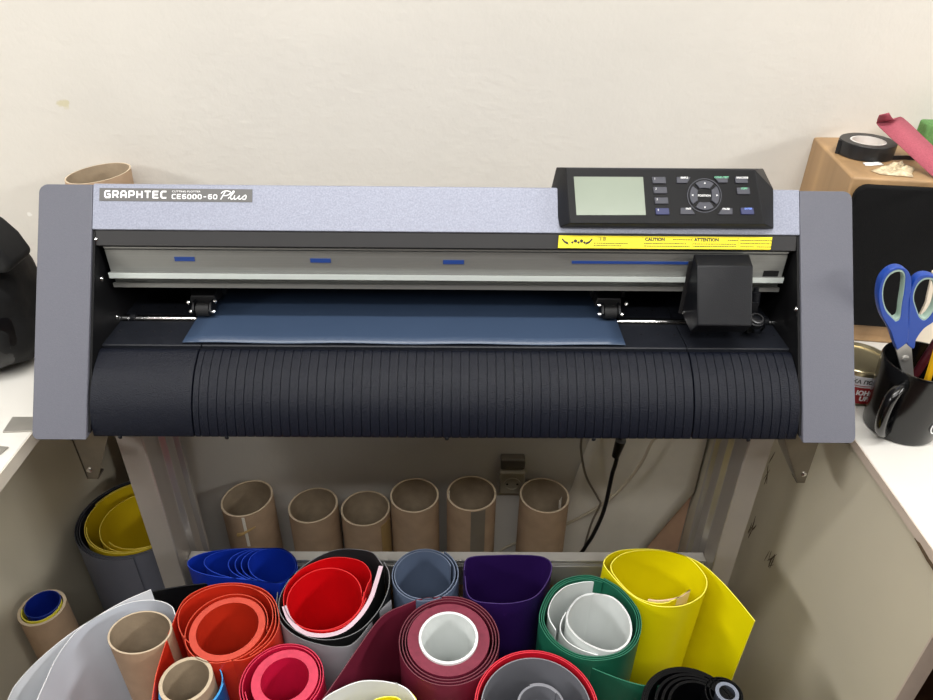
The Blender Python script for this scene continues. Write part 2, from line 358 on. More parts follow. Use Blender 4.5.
MB().prism([(cx0-.0045, Y-.0075, .892), (cx0-.0045, Y-.0075, .955), (cx0+.002, Y-.0075, .955), (cx0+.002, Y-.0075, .892)], (0, .0025, 0)).build('carriage_plate', STRIP, ca)
hx = at(758.5, 305, y=.095).x
ph = MB(); ph.lathe([(.0045, 0), (.0045, .03), (.0055, .0305), (.0055, .045), (.003, .046), (.003, .05)], (hx, .098, .8765), (0, .25, 1), 20); ph.lathe([(.0072, .006), (.0088, .007), (.0088, .013), (.0072, .014)], (hx, .096, .884), (0, -.4, 1), 24)
ph.box(hx-.008, hx+.002, .099, .128, .893, .912); pho = ph.build('pen_holder', BLK, ca)
MB().lathe([(.0055, 0), (.0072, .0004), (.0072, .0014), (.0055, .0018)], (hx, .0905, .8975), (0, -.4, 1), 24, close=True).build('pen_ring', mat('pen_ring_grey', (70, 70, 72), .3, metal=.5), ca)
MB().tube([(hx+.006, .100, .885), (hx+.011, .098, .889), (hx+.015, .1, .882), (hx+.016, .106, .874)], .0014, 8).build('sensor_cable', BLK, ca)
# inner screws
for px, py, s in ((96.5, 239.5, -1), (101.5, 279, -1), (794, 245.5, 1), (796, 309, 1), (117, 317, -1)):
    p = at(px, py, x=s*(XI-.003))
    MB().lathe([(.0026, 0), (.0028, .0008), (.0022, .002), (.0008, .0026)], (s*(XI-.0026), p.y, p.z), (-s, 0, 0), 16).build('screw', CHROME, pt)
# name plate
u0, va = face(99.5, 198.5); u1, vv = face(252.5, 190.5); vc0 = face(175, 201.5)[1]; vc1 = face(175, 188.7)[1]
np_ = MB().fbox(u0, u1, vc0, vc1, 0, .0005).build('name_plate', LABG, pt)
hh = vc1-vc0; w0 = .0006
GL = {'G': [[(1, 1), (.22, 1), (0, .8), (0, .2), (.22, 0), (1, 0), (1, .5), (.55, .5)]], 'R': [[(0, 0), (0, 1), (.82, 1), (1, .85), (1, .58), (.82, .42), (0, .42)], [(.6, .42), (1, 0)]],
      'A': [[(0, 0), (0, .75), (.25, 1), (.75, 1), (1, .75), (1, 0)], [(0, .36), (1, .36)]], 'P': [[(0, 0), (0, 1), (.82, 1), (1, .85), (1, .54), (.82, .38), (0, .38)]], 'H': [[(0, 0), (0, 1)], [(1, 0), (1, 1)], [(0, .5), (1, .5)]],
      'T': [[(-.05, 1), (1.05, 1)], [(.5, 1), (.5, 0)]], 'E': [[(1, 1), (0, 1), (0, 0), (1, 0)], [(0, .5), (.9, .5)]], 'C': [[(1, 1), (.22, 1), (0, .8), (0, .2), (.22, 0), (1, 0)]],
      '6': [[(1, 1), (.22, 1), (0, .8), (0, .2), (.22, 0), (.78, 0), (1, .2), (1, .4), (.8, .56), (0, .56)]], '0': [[(.22, 1), (.78, 1), (1, .8), (1, .2), (.78, 0), (.22, 0), (0, .2), (0, .8), (.22, 1)]], '-': [[(.15, .48), (.85, .48)]]}
def ribbon(mb, pts, hw, w0_):
    n = len(pts); ext = []
    for i in range(n-1):
        a, b = V(pts[i]+(0,)), V(pts[i+1]+(0,)); d = (b-a).normalized(); q = V((-d.y, d.x, 0))*hw; e = d*hw*.45
        a2, b2 = a-e, b+e; lift = .00001*(i % 2)
        P = [a2-q, b2-q, b2+q, a2+q]
        mb.prism([T(p.x, p.y, w0_+lift) for p in P], FN*.0002)
def strokes(word, x, y, w, h, gap, hw):
    mb = MB()
    for ch in word:
        for L_ in GL[ch]: ribbon(mb, [(x+a*w, y+b*h) for a, b in L_], hw, w0)
        x += w+gap
    return mb
x0_ = face(104.6, 195)[0]; x1_ = face(167, 195)[0]; gp = .0034; w_ = (x1_-x0_-7*gp-.0016)/8
strokes('GRAPHTEC', x0_+.0008, vc0+.0036, w_, .0066, gp, .00085).build('lettering', WHITE, np_)
x0_ = face(172, 196)[0]; x1_ = face(217.5, 196)[0]; gp = .0021; w_ = (x1_-x0_-8*gp-.001)/9
strokes('CE6000-60', x0_+.0005, vc0+.0030, w_, .0042, gp, .0005).build('lettering', WHITE, np_)
text('CUTTING PLOTTER', .0026, FT(x0_, vc0+.0096, w0), WHITE, np_, sx=1.3)
mb = MB(); ox = face(221, 196)[0]; k_ = .0092
for L_, wd in (([(0, 0), (.18, .5), (.36, 1.02)], .00055), ([(.02, .78), (.2, 1.02), (.5, 1.12), (.78, 1.0), (.74, .72), (.48, .5), (.2, .5)], .0005), ([(.62, .12), (.86, .5), (1.1, .98), (1.04, 1.1), (.9, .8), (.82, .35), (.86, .04), (1.0, .08), (1.14, .3)], .0005),
               ([(1.16, .52), (1.1, .22), (1.18, .02), (1.36, .16), (1.56, .52), (1.48, .2), (1.56, .02), (1.72, .14), (1.84, .34)], .0005), ([(1.84, .34), (2.06, .58), (2.1, .3), (2.02, .04), (1.82, .04)], .0005)):
    P = [(p.x, p.y) for p in smooth([V((ox+a*k_*1.36, vc0+.0026+b*k_*.86, 0)) for a, b in L_], 5)]
    ribbon(mb, P, wd, w0)
mb.build('script_lettering', WHITE, np_)
# ---- control panel
w1 = .016
def fp(px, py, w): u, v = face(px, py, w); return T(u, v, w)
pts = [fp(566, 167.5, w1), fp(755, 169.5, w1), fp(765, 224.5, w1), fp(569.7, 223.5, w1), fp(561, 189, .006), fp(560, 227, .0035), fp(773.2, 189, .006), fp(773.5, 228.5, .0035),
       fp(560, 227, 0), fp(773.5, 228.5, 0), fp(556.5, 167.3, -.006), fp(763, 168.6, -.006)]
bl = fp(551, 189.5, -.012); br = fp(772.5, 190, -.012)
pts += [bl, br, V((bl.x+.006, .185, 1.0035)), V((br.x-.006, .185, 1.0035)), V((bl.x+.01, .178, 1.018)), V((br.x-.01, .178, 1.018))]
cp = MB().hull(pts).build('control_panel', BLK, pt, .0007, 2, 20)
Wf = w1+.0002
def fq(pxs, w0_, w1_, m, nm, par, bev=0, label=None):
    P = [face(a, b, w1_) for a, b in pxs]
    return MB().prism([T(u, v, w0_) for u, v in P], FN*(w1_-w0_)).build(nm, m, par, bev, 2, label=label)
fq([(566.6, 169), (754.2, 171), (763, 222.8), (570.4, 222)], w1-.001, Wf, mat('panel_face', (10, 10, 12), .35, var=.04, spec=.2), 'panel_face', cp)
scr = fq([(573.8, 176.6), (643, 176.9), (645.9, 215), (576.5, 215)], Wf-.001, Wf+.0004, LCD, 'screen', cp, label='pale green blank screen')
def key(px, py, w, h, m=KEY, cut=0):
    w/=2; h/=2; k = .12*h
    P = [(px-w-k, py-h), (px+w-k, py-h), (px+w+k, py+h), (px-w+k, py+h)]
    if cut == 1: P = [(px-w, py-h), (px+w, py-h), (px+w-3.5, py+h), (px-w, py+h)]
    if cut == 2: P = [(px-w, py-h), (px+w, py-h), (px+w, py+h), (px-w+4.5, py+h)]
    if cut == 3: P = [(px-w, py-h), (px+w-4.5, py-h), (px+w, py+h), (px-w, py+h)]
    if cut == 4: P = [(px-w+4, py-h), (px+w, py-h), (px+w, py+h), (px-w, py+h)]
    return fq(P, Wf-.001, Wf+.0016, m, 'button', cp, .0005)
for i, (px, py) in enumerate(((659.2, 180.1), (660.4, 190.1), (661.6, 200.6), (662.6, 211.3))):
    b = key(px, py, 13.5, 6.6, KEY if i < 3 else KEYB); u, v = face(px-5.6, py-.6, Wf)
    text(str(i+1), .003, FT(u, v-.0006, Wf+.0017), WHITE, b)
for s_, px, py, w, h, cut, m, tm in (('SIMPLE', 683.8, 180, 14, 6.2, 1, KEY, WHITE), ('COND./TEST', 721, 179.6, 14, 6.2, 2, KEY, PGRN), ('BARCODE', 741.6, 180, 12.5, 6.2, 0, KEY, WHITE), ('COPY', 743.6, 190.8, 13, 6.8, 0, KEY, PGRN),
                       ('FAST', 688, 211, 15, 6.6, 3, KEY, WHITE), ('PAUSE', 725.5, 211.2, 14.5, 6.6, 4, KEY, WHITE), ('ENTER', 747.6, 211, 13, 6.6, 0, KEYB, PBLU)):
    b = key(px, py, w, h, m, cut); u, v = face(px, py-2.4, Wf)
    text(s_, .0026, FT(u, v-.0014, Wf+.0017), tm, b, align='CENTER', bold=.00006)
uc, vc = face(704.3, 195.6, Wf); RR = .0178
rg = MB().lathe([(RR, 0), (RR, .0006), (RR-.0008, .0006), (RR-.0008, 0)], T(uc, vc, Wf), FN, 48, close=True).build('ring', KEY, cp)
for q in range(4):
    P = []; a0, a1 = math.radians(q*90+52), math.radians(q*90+128)
    N = 10
    for k in range(N+1): a = a0+(a1-a0)*k/N; P.append((uc+math.cos(a)*(RR-.0022), vc+math.sin(a)*(RR-.0022)))
    for k in range(N+1): a = a1-(a1-a0)*k/N; rr = .0085-.0012*math.sin((k/N)*PI); P.append((uc+math.cos(a)*rr, vc+math.sin(a)*rr))
    b = MB().prism([T(u, v, Wf-.0005) for u, v in P], FN*.0022).build('arrow_key', KEY, cp, .0006)
    am = math.radians(q*90+90); ux, vx = uc+math.cos(am)*.0125, vc+math.sin(am)*.0125; d = .0012
    A = [(ux+math.cos(am+t)*d, vx+math.sin(am+t)*d) for t in (0, 2.1, 4.2)]
    MB().prism([T(u, v, Wf+.0016) for u, v in A], FN*.0003).build('arrow', WHITE, b)
text('POSITION', .0030, FT(uc, vc-.001, Wf+.0001), WHITE, cp, align='CENTER', bold=.00005)
# warning label
WL_ = [(558, 236.2), (772.5, 236.8), (770, 249), (557, 248)]
wz = -.0012
ul0, vl1 = face(558, 236.6, wz); ul1, _ = face(772, 237, wz); vl0 = face(660, 248.8, wz)[1]; vl1 = face(660, 236.4, wz)[1]
lb = MB().prism([T(ul0, vl0, wz-.0026), T(ul1-.002, vl0, wz-.0026), T(ul1, vl1, wz-.0026), T(ul0+.001, vl1, wz-.0026)], FN*.0034).build('warning_label', YEL, pt, label='yellow caution label')
wz = wz+.0008; H = vl1-vl0; W_ = ul1-ul0
def lt(s_, fx, fy, size, **k): return text(s_, size, FT(ul0+fx*W_, vl0+fy*H, wz), INK, None, **k)
tx = MB()
def put(b): tx.add(b.v, b.f)
put(lt('注意', .185, .60, .0046)); put(lt('CAUTION', .405, .62, .0046, bold=.0002)); put(lt('ATTENTION', .635, .62, .0046, bold=.0002))
for fx in (.395, .625, .84):
    tx.fbox(ul0+fx*W_-.00012, ul0+fx*W_+.00012, vl0+.1*H, vl0+.9*H, wz, wz+.0002)
for fx, n_, rows in ((.165, 16, (.40, .20)), (.40, 22, (.40, .20)), (.63, 20, (.40, .20)), (.85, 8, (.7, .45, .2)), (.925, 8, (.7, .45, .2)), (.535, 9, (.72,)), (.79, 5, (.72,))):
    for fy in rows:
        x = ul0+fx*W_
        for k in range(n_):
            w_ = random.uniform(.0010, .0024); tx.fbox(x, x+w_, vl0+fy*H-.0004, vl0+fy*H+.0005, wz, wz+.0002); x += w_+.0005
            if x > ul0+fx*W_+.0022*n_: break
for fx in (.015, .075, .125):        # small pictograms: hand, gears, hand
    c = (ul0+(fx+.018)*W_, vl0+.5*H)
    if fx == .075:
        for j in range(5):
            rr = .0016+.0007*(j % 2); q = (c[0]-.006+j*.0032, c[1]+(.0008 if j % 2 else -.0008)); tx.prism([T(q[0]+rr*math.cos(k*PI/5)*(1 if k % 2 else .65), q[1]+rr*math.sin(k*PI/5)*(1 if k % 2 else .65), wz) for k in range(10)], FN*.0002)
    else:
        s = 1 if fx < .05 else -1
        tx.prism([T(c[0]+s*a, c[1]+b, wz) for a, b in ((-.0042, .003), (-.003, .0034), (0, .0006), (.0026, -.0002), (.004, -.0032), (.0012, -.0024), (-.001, -.001))], FN*.0002)
tx.build('print', INK, lb)
# ---- blue vinyl loaded in the plotter
sz = ZP+.0026
P0 = [(-.283, .0725), (.191, .0725), (.191, .255), (-.283, .255)]
mb = MB(); nx, ny = 24, 12
for i in range(nx+1):
    for j in range(ny+1):
        x = -.283+.474*i/nx; y = .0725+.18*j/ny; z = sz+.0006*math.sin(i*.9)*math.exp(-j*.5)
        mb.v.append(V((x, y, z)))
for i in range(nx):
    for j in range(ny): a = i*(ny+1)+j; mb.f.append((a, a+ny+1, a+ny+2, a+1)); mb.m.append(0)
o = mb.build('vinyl_sheet', SHEETB); sm = o.modifiers.new('thickness', 'SOLIDIFY'); sm.thickness = .0006
tag(o, 'dark blue vinyl sheet loaded flat on the plotter platen under the rollers', 'vinyl sheet')
# ------------------------------------------------------------------ stand
st = thing('plotter_stand', (0, .13, 0), 'brushed aluminium stand with two legs and a crossbar under the plotter', 'stand')
LY0, LY1 = .092, .185
lx = [at(117.1, 442.6, y=LY0).x, at(143.4, 441.4, y=LY0).x]; rx = [at(748.6, 442.6, y=LY0).x, at(772.6, 444.9, y=LY0).x]
for (a, b), s in ((lx, -1), (rx, 1)):
    inner = b if s < 0 else a
    mb = MB(); g = .004*s
    pp = [(a, LY0), (b, LY0), (b, LY1), (a, LY1)]
    if s < 0: pp = [(a, LY0), (b, LY0), (b, LY0+.03), (b-.007, LY0+.034), (b-.007, LY0+.048), (b, LY0+.052), (b, LY0+.072), (b-.007, LY0+.075), (b-.007, LY0+.084), (b, LY0+.087), (b, LY1), (a, LY1)]
    else: pp = [(a, LY0), (b, LY0), (b, LY1), (a, LY1), (a, LY0+.087), (a+.007, LY0+.084), (a+.007, LY0+.075), (a, LY0+.072), (a, LY0+.052), (a+.007, LY0+.048), (a+.007, LY0+.034), (a, LY0+.03)]
    mb.prism([V((x, y, .06)) for x, y in pp], (0, 0, .7398)).build('leg', STANDM, st, .0008)
    MB().box(a+.001, b-.001, LY0-.0012, LY0+.0006, .061, .799).build('leg_face', STANDF, st, .0004)
    MB().box(a-.004, b+.004, .05, .33, .03, .06).build('foot', STANDM, st, .003)
    for yy in (.07, .31): MB().lathe([(.016, 0), (.018, .004), (.018, .012), (.008, .016), (.008, .031)], ((a+b)/2, yy, 0), seg=20).build('levelling_foot', BLK, st)
zb1 = at(440, 560.5, y=LY0+.02).z; BYB = at(440, 551.5, z=zb1).y; zb0 = at(440, 571, y=LY0+.02).z-.03
bp = [(.112, zb0), (.112, zb1-.012), (.117, zb1-.011), (.117, zb1-.005), (.112, zb1-.004), (.112, zb1), (BYB, zb1), (BYB, zb0)]
MB().prism([V((lx[1], y, z)) for y, z in bp], (rx[0]-lx[1], 0, 0)).build('crossbar', mat('crossbar_aluminium', (190, 188, 184), .4, metal=.5, var=.03), st, .0008)
for s, PX in ((-1, [(72, 441), (118, 442), (98, 478), (87, 478)]), (1, [(773, 445), (818, 444), (805, 482), (797, 482)])):
    yb = .03; P = [at(a, b, y=yb) for a, b in PX]; zt = .8005
    P[0].z = zt; P[1].z = zt
    mb = MB(); mb.prism(P, (0, .002, 0)); mb.box(P[0].x, P[1].x, yb, .16, zt, zt+.002)
    lo = min(P[2].z, P[3].z); xa, xb = min(P[2].x, P[3].x), max(P[2].x, P[3].x); mb.box(xa, xb, yb, yb+.015, lo-.0015, lo+.001)
    c = (P[0]+P[1])/2; tops = sorted([P[0], P[1]], key=lambda p: p.x); bx = sorted([P[2], P[3]], key=lambda p: p.x)
    mb.hexa([tops[0], tops[0]+V((.0015, 0, 0)), tops[0]+V((.0015, .11, 0)), tops[0]+V((0, .11, 0)), bx[0], bx[0]+V((.0015, 0, 0)), bx[0]+V((.0015, .02, 0)), bx[0]+V((0, .02, 0))])
    br_ = mb.build('bracket', mat('bracket_steel', (120, 114, 104), .28, metal=.85, var=.15, scale=30), st)
    MB().lathe([(.003, 0), (.003, .001), (.0015, .002)], ((P[2].x+P[3].x)/2, yb, lo+.012), (0, -1, 0), 12).build('screw', CHROME, br_)
# ------------------------------------------------------------------ cardboard tubes along the wall
def tube_thing(c, zt, ro, wall, label, group, z0=0, sx=1, sy=1, name='cardboard_tube', seg=64, slope=(0, 0), lean=0):
    mb = MB(); ri = ro-wall
    mb.lathe([(ri, z0), (ro, z0), (ro, zt), (ri, zt)], (c[0], c[1], 0), seg=seg, close=True, sx=sx, sy=sy, rim=[2, 0, 2, 1])
    for v in mb.v:
        if v.z > zt-.001: v.z += slope[0]*(v.x-c[0])+slope[1]*(v.y-c[1])
    for v in mb.v: v.x += lean*(1-v.z/zt)
    o = mb.build(name, [CARD, CARDI, CARDR]); tag(o, label, 'cardboard tube', group); return o
G1 = 'empty cardboard tubes standing along the wall'
TB = [(247, 498, 'kraft cardboard tube with frayed tape tied on it, first on the left along wall', (.10, 0)), (313, 505, 'empty cardboard tube along the wall, right beside the tube with frayed tape', (.06, 0)),
      (365.5, 508, 'empty cardboard tube with tan tape strip down its right side', (0, 0)), (414.5, 495, 'plain taller cardboard tube left of the tube with wide grey tape', (0, 0)),
      (471.5, 493, 'cardboard tube with wide grey tape strip down its front', (0, 0)), (544.5, 495, 'empty cardboard tube on the right end, below the wall socket', (-.03, 0))]
tubes = []
for i, (px, py, lbl, sl) in enumerate(TB):
    c = at(px, py, y=.383); r = .0455 if i != 3 else .0445
    if i == 0: r = .047
    tubes.append((tube_thing(c, c.z, r, .0035, lbl, G1, slope=sl), c, r))
def strip(i, a0, a1, z0, z1, m, nm):
    o, c, r = tubes[i]; mb = MB(); N = 6
    P = [(c.x+math.cos(math.radians(a0+(a1-a0)*k/N))*(r+.0007), c.y+math.sin(math.radians(a0+(a1-a0)*k/N))*(r+.0007)) for k in range(N+1)]
    wire(P, z0, z1, .0008, mb=mb); mb.build(nm, [m, m, m], o)
strip(2, -48, -15, .02, tubes[2][1].z-.012, TAPEB, 'tape_strip')
strip(4, -92, -58, .02, tubes[4][1].z-.001, TAPEG, 'tape_strip')
strip(0, -88, -82, tubes[0][1].z-.075, tubes[0][1].z-.002, CLIGHT, 'tape_strip')
o, c, r = tubes[0]
MB().tube([(c.x-.012, c.y-r-.002, c.z-.045), (c.x+.0, c.y-r-.004, c.z-.038), (c.x+.022, c.y-r+.003, c.z-.028)], lambda t: .004*(1-.7*t), 8, flat=.4).build('frayed_tape', TAPEB, o)
o, c, r = tubes[5]
wire([(c.x+.034, c.y+.008), (c.x+.028, c.y-.002), (c.x+.030, c.y-.012)], c.z-.03, c.z-.012, .0006).build('paper_scrap', [CLIGHT]*3, o)
o, c, r = tubes[4]
wire([(c.x-.040, c.y+.008), (c.x-.0415, c.y-.002), (c.x-.0395, c.y-.012)], c.z-.03, c.z-.002, .0006).build('paper_scrap', [CLIGHT]*3, o)
c = at(98, 173, y=.387)
tube_thing(c, c.z, .0425, .002, 'tall cardboard tube rising behind the plotter left end, against the wall', None, slope=(.10, 0), lean=-.06)
# socket and cables
a, b = at(500, 453, y=WY), at(523, 485, y=WY)
SOCK = mat('socket_plastic', (150, 142, 124), .4)
so = thing('wall_socket', (a.x, WY, b.z), 'wall socket box on the wall under the plotter, behind the tubes', 'socket')
MB().box(a.x, b.x, WY-.026, WY, b.z, a.z-.026).build('socket_body', SOCK, so, .003)
MB().box(a.x+.001, b.x-.001, WY-.02, WY, a.z-.024, a.z).build('socket_box', mat('socket_dark', (96, 90, 80), .4), so, .003)
mx, mz = (a.x+b.x)/2, (a.z-.026+b.z)/2
MB().lathe([(.0155, 0), (.0155, .002), (.0125, .002), (.0115, .0008), (0, .0008)], (mx, WY-.026, mz), (0, -1, 0), 32).build('socket_face', SOCK, so)
for s in (-1, 1): MB().cyl((mx+s*.0095, WY-.0264, mz), (mx+s*.0095, WY-.0272, mz), .0022, 12).build('socket_hole', INN, so)
CBLK = mat('cable_black', (14, 14, 15), .4); CWHT = mat('cable_white', (190, 178, 158), .45)
yk = .30
def P3(L, y): return [at(px, py, y=(y if not isinstance(y, list) else y[i])) for i, (px, py) in enumerate(L)]
cb = MB().tube([V((at(620, 436, y=.275).x, .275, .83))]+P3([(619, 446), (612, 475), (604, 510), (593, 535), (584, 549), (570, 575)], [.285, .295, .30, .305, .31, .315])+[V((.245, .315, .006))], lambda t: .0034, 10)
cbo = cb.build('power_cable', CBLK); tag(cbo, 'black power cable hanging down from the plotter rear', 'cable')
q0, q1 = at(621, 440, y=.280), at(615.5, 456, y=.287)
MB().cyl(q0, q1, .0085, 16, r2=.006).build('cable_plug', CBLK, cbo)
c1 = MB().tube(P3([(660, 436), (652, 442), (640, 465), (618, 492), (590, 512), (560, 527), (530, 538), (505, 548), (490, 560)], [.395, .40, .405, .41, .417, .427, .433, .435, .435]), .0028, 8).build('white_cable', CWHT)
tag(c1, 'pale cable sagging across the wall from right to behind the tubes', 'cable')
c2 = MB().tube(P3([(582, 434), (581, 450), (586, 476), (598, 498), (600, 505), (592, 522), (585, 545), (578, 575)], [.405, .405, .408, .41, .410, .410, .410, .412])+[V((.235, .412, .004))], .0022, 8).build('white_cable', mat('cable_grey', (120, 110, 96), .45))
tag(c2, 'thin grey cable hanging on the wall and crossing the pale cable', 'cable')
# leaning pale card sheet and cardboard
PALE = mat('pale_card', (222, 215, 202), .6, var=.03)
e0, e1 = at(698, 487, y=.425), at(646, 547, y=.425); d = (e0-e1).normalized(); e1b = e1-d*((e1.z-.004)/d.z); e0b = e0-d*((e0.x-.464)/d.x)
nrm = V((-d.z, 0, d.x)); Wd = .15
A = [e1b.lerp(e0b, k/8) for k in range(9)]+[V((.464, .425, z)) for z in (.36, .44, .54, .64)]
b0 = e1b+nrm*Wd; b0.z = max(b0.z, .004); B = [b0.lerp(V((.29, .4365, .64)), k/12) for k in range(13)]
mb = MB(); nseg = 10
for a, b in zip(A, B):
    for k in range(nseg+1):
        t = k/nseg; p = a.lerp(b, t); p.y = .424+.0125*min(1, t*1.3)**1.3; p.z = max(p.z, .003); mb.v.append(p)
for i in range(12):
    for k in range(nseg): q = i*(nseg+1)+k; mb.f.append((q, q+1, q+nseg+2, q+nseg+1)); mb.m.append(0)
o = mb.build('card_sheet', PALE); sm = o.modifiers.new('thickness', 'SOLIDIFY'); sm.thickness = .0015; sm.offset = 0
tag(o, 'pale curved card sheet leaning diagonally on the wall below the plotter right side', 'card sheet')
KRAFT = mat('kraft_board', (206, 168, 140), .8, var=.06)
o = MB().box(.372, .466, .4355, .4385, 0.0005, .36).build('cardboard_sheet', KRAFT); tag(o, 'brown cardboard sheet against the wall behind the pale card, beside right stand leg', 'cardboard sheet')
# ------------------------------------------------------------------ vinyl rolls
G2 = 'vinyl rolls standing under the plotter'
ZR = .55
def xy(px, py, z=ZR): p = at(px, py, z=z); return (p.x, p.y)
def loops(pts, scales, z=ZR, c=None, n=6):
    P = [at(a, b, z=z) for a, b in pts]; cc = sum(P, V())/len(P); out = []; m = len(P); K = len(scales)-1
    for k in range(K):
        for i in range(m):
            f = scales[k]+(scales[k+1]-scales[k])*i/m; out.append(cc+(P[i]-cc)*f)
    out.append(cc+(P[0]-cc)*scales[-1])
    return [(p.x, p.y) for p in smooth(out, n)]
def roll(name, c, label, cat='vinyl roll', group=G2): return thing(name, (c[0], c[1], 0), label, cat, group)
def sheet(par, path, mats, z1=ZR, t=.0012, nm='vinyl_sheet', z0=.0005, label=None, **k):
    m = mats if len(mats) == 3 else (mats[0], mats[0], mats[1])
    return wire(path, z0, z1, t, **k).build(nm, list(m), par, label=label)
def ring(par, c, ri, ro, z1, m, nm='wound_vinyl', e=(1, 1), seg=64, rim=None):
    mb = MB().lathe([(ri, .0005), (ro, .0005), (ro, z1), (ri, z1)], (c[0], c[1], 0), seg=seg, close=True, sx=e[0], sy=e[1], rim=[1, 0, 1, 0])
    return mb.build(nm, [m[0], m[1]], par)
# slate
M = vin('slate_vinyl', (88, 101, 124)); c = xy(424, 573.5); r = roll('vinyl_roll', c, 'slate blue-grey vinyl roll between the red roll and the purple sheet')
sheet(r, spiral(c, 0.0360, .0432, 2.1, 20, shift=(.001, 0)), M)
# maroon
M = vin('maroon_vinyl', (112, 33, 54), (106, 52, 62)); c = xy(448.5, 639); r = roll('vinyl_roll', c, 'maroon vinyl roll with a white core and loose tail sheet')
MW = vin('white_core', (228, 232, 230), (232, 232, 232))
ring(r, c, .0315, .0345, ZR+.004, MW, 'core'); 
ML = (MATS['maroon_vinyl'], mat('maroon_wound', (118, 42, 60), .7, var=.12, scale=150))
ring(r, c, .0347, .0478, ZR+.001, ML)
sp = spiral(c, .0495, .0615, 2.9, -30, n=64); tail = pl([(420, 599), (402, 606), (382, 616.5), (361.5, 643), (341, 673), (322, 700), (305, 724), (296, 742)], ZR)
sp2 = spiral(c, .0495, .0600, 3.0-.02, 120, n=64)
sheet(r, [(p.x, p.y) for p in smooth([V((x, y, 0)) for x, y in (sp2[::4]+tail[::4])], 4)], M, t=.0011)
# green
M = vin('green_vinyl', (24, 98, 74), (40, 112, 86)); c = xy(590, 627); r = roll('vinyl_roll', c, 'green vinyl roll with white sheets rolled inside')
GP = [(604, 578), (584, 573.8), (560, 580), (545.7, 594.7), (538, 617), (544, 634), (557, 648), (576, 658), (598, 661), (622, 656), (636, 644), (641.5, 627.5), (638, 609), (622, 589.5)]
sheet(r, loops(GP, (.885, .92, .965, 1.0)), M, t=.001)
MWv = vin('white_vinyl', (226, 230, 228), (228, 230, 230))
WP = [(592, 594), (582, 596), (574, 602), (567, 614), (568, 626), (580, 640), (600, 650), (616, 651), (628, 642), (631, 628), (626, 612), (612, 598)]
sheet(r, loops(WP, (.97, .99, 1.02)), MWv, nm='white_sheet', label='white sheet rolled inside', z1=ZR+.001)
sheet(r, pl([(566, 612), (561, 622), (561, 632), (568, 642), (582, 650), (598, 655)], ZR-.008), MWv, nm='white_sheet', z1=ZR-.008, label='white sheet layer')
sheet(r, pl([(594, 581.5), (580, 582.5), (565, 587), (554, 597), (548.5, 610), (550, 620), (556, 630)], ZR-.003), MWv, z1=ZR-.003, nm='white_sheet', label='white sheet end')
sheet(r, pl([(585, 664.5), (597, 670), (612, 676), (626, 681), (644, 685.5), (660, 686)], ZR-.014), M, z1=ZR-.014, nm='loose_end')
# purple
M = vin('purple_vinyl', (40, 16, 76), (56, 34, 92)); c = xy(500, 580); r = roll('vinyl_roll', c, 'dark purple vinyl roll flattened into an oval beside the slate roll')
sheet(r, pl([(465, 576), (467, 592), (474, 600), (490, 603), (513, 603), (535, 596.5), (548, 580), (551.5, 565), (543, 557), (520, 555), (490, 555.5), (474, 556.5), (466, 560), (464, 570)], ZR), M)
# yellow
M = vin('yellow_vinyl', (240, 226, 6), (248, 236, 90), .35); c = xy(655, 579); r = roll('vinyl_roll', c, 'bright yellow vinyl roll with a loose pointed flap on the right')
lean = (.02, .0)
ypath = pl([(690, 590), (665, 603), (638, 598), (618, 580), (611, 565), (625, 553), (655, 550), (685, 556), (702, 571), (707, 584), (700, 597), (680, 606), (652, 605), (629, 593), (610, 573), (604, 561), (618, 551), (648, 549), (676, 553), (700, 563), (720, 580), (738, 600), (755, 621)], ZR, 6)
sheet(r, ypath, M, lean=lean)
MPk = vin('peach_liner', (244, 222, 160), (236, 200, 170))
sheet(r, pl([(648, 599.5), (660, 600.5), (678, 597.5), (690, 590)], ZR), MPk, lean=lean, nm='liner', label='pale liner strip', t=.0016)
# orange-red
M = vin('orange_vinyl', (206, 46, 24), (216, 84, 60)); c = xy(227, 626); r = roll('vinyl_roll', c, 'orange-red vinyl roll with thick wound centre and loose outer layers')
ci = xy(227.7, 628.5); MLo = (mat('orange_inside', (196, 46, 22), .45, var=.05), mat('orange_wound', (204, 76, 58), .65, var=.08, scale=100))
ring(r, ci, .0355, .0432, ZR+.001, MLo, e=(1, 1))
sheet(r, spiral(ci, .0455, .052, 1.2, 0, shift=(-.001, .008)), M, t=.0009)
sheet(r, pl([(250, 655), (268, 640), (275.5, 622), (272, 601), (255, 589), (230, 585), (205, 590), (184, 604), (178, 620), (183, 636), (197, 648), (217, 658), (241, 660), (260, 651), (275, 635), (279, 617), (273, 598), (258, 587), (233, 583), (206, 587), (184, 600), (172, 625), (164, 648), (156, 675), (152, 700), (149, 718)], ZR, 6), M, t=.0009)
# pink
M = vin('pink_vinyl', (206, 22, 66), (214, 58, 86)); c = xy(284, 676); r = roll('vinyl_roll', c, 'pinkish red vinyl roll with thick wound centre in front of the orange-red roll')
ci = xy(285, 679.5)
ring(r, ci, .0262, .0362, ZR+.001, (MATS['pink_vinyl'], mat('pink_wound', (206, 62, 88), .65, var=.1, scale=100)))
sheet(r, spiral(xy(282.5, 680), .0400, .0460, 2.1, 200), M, t=.0009)
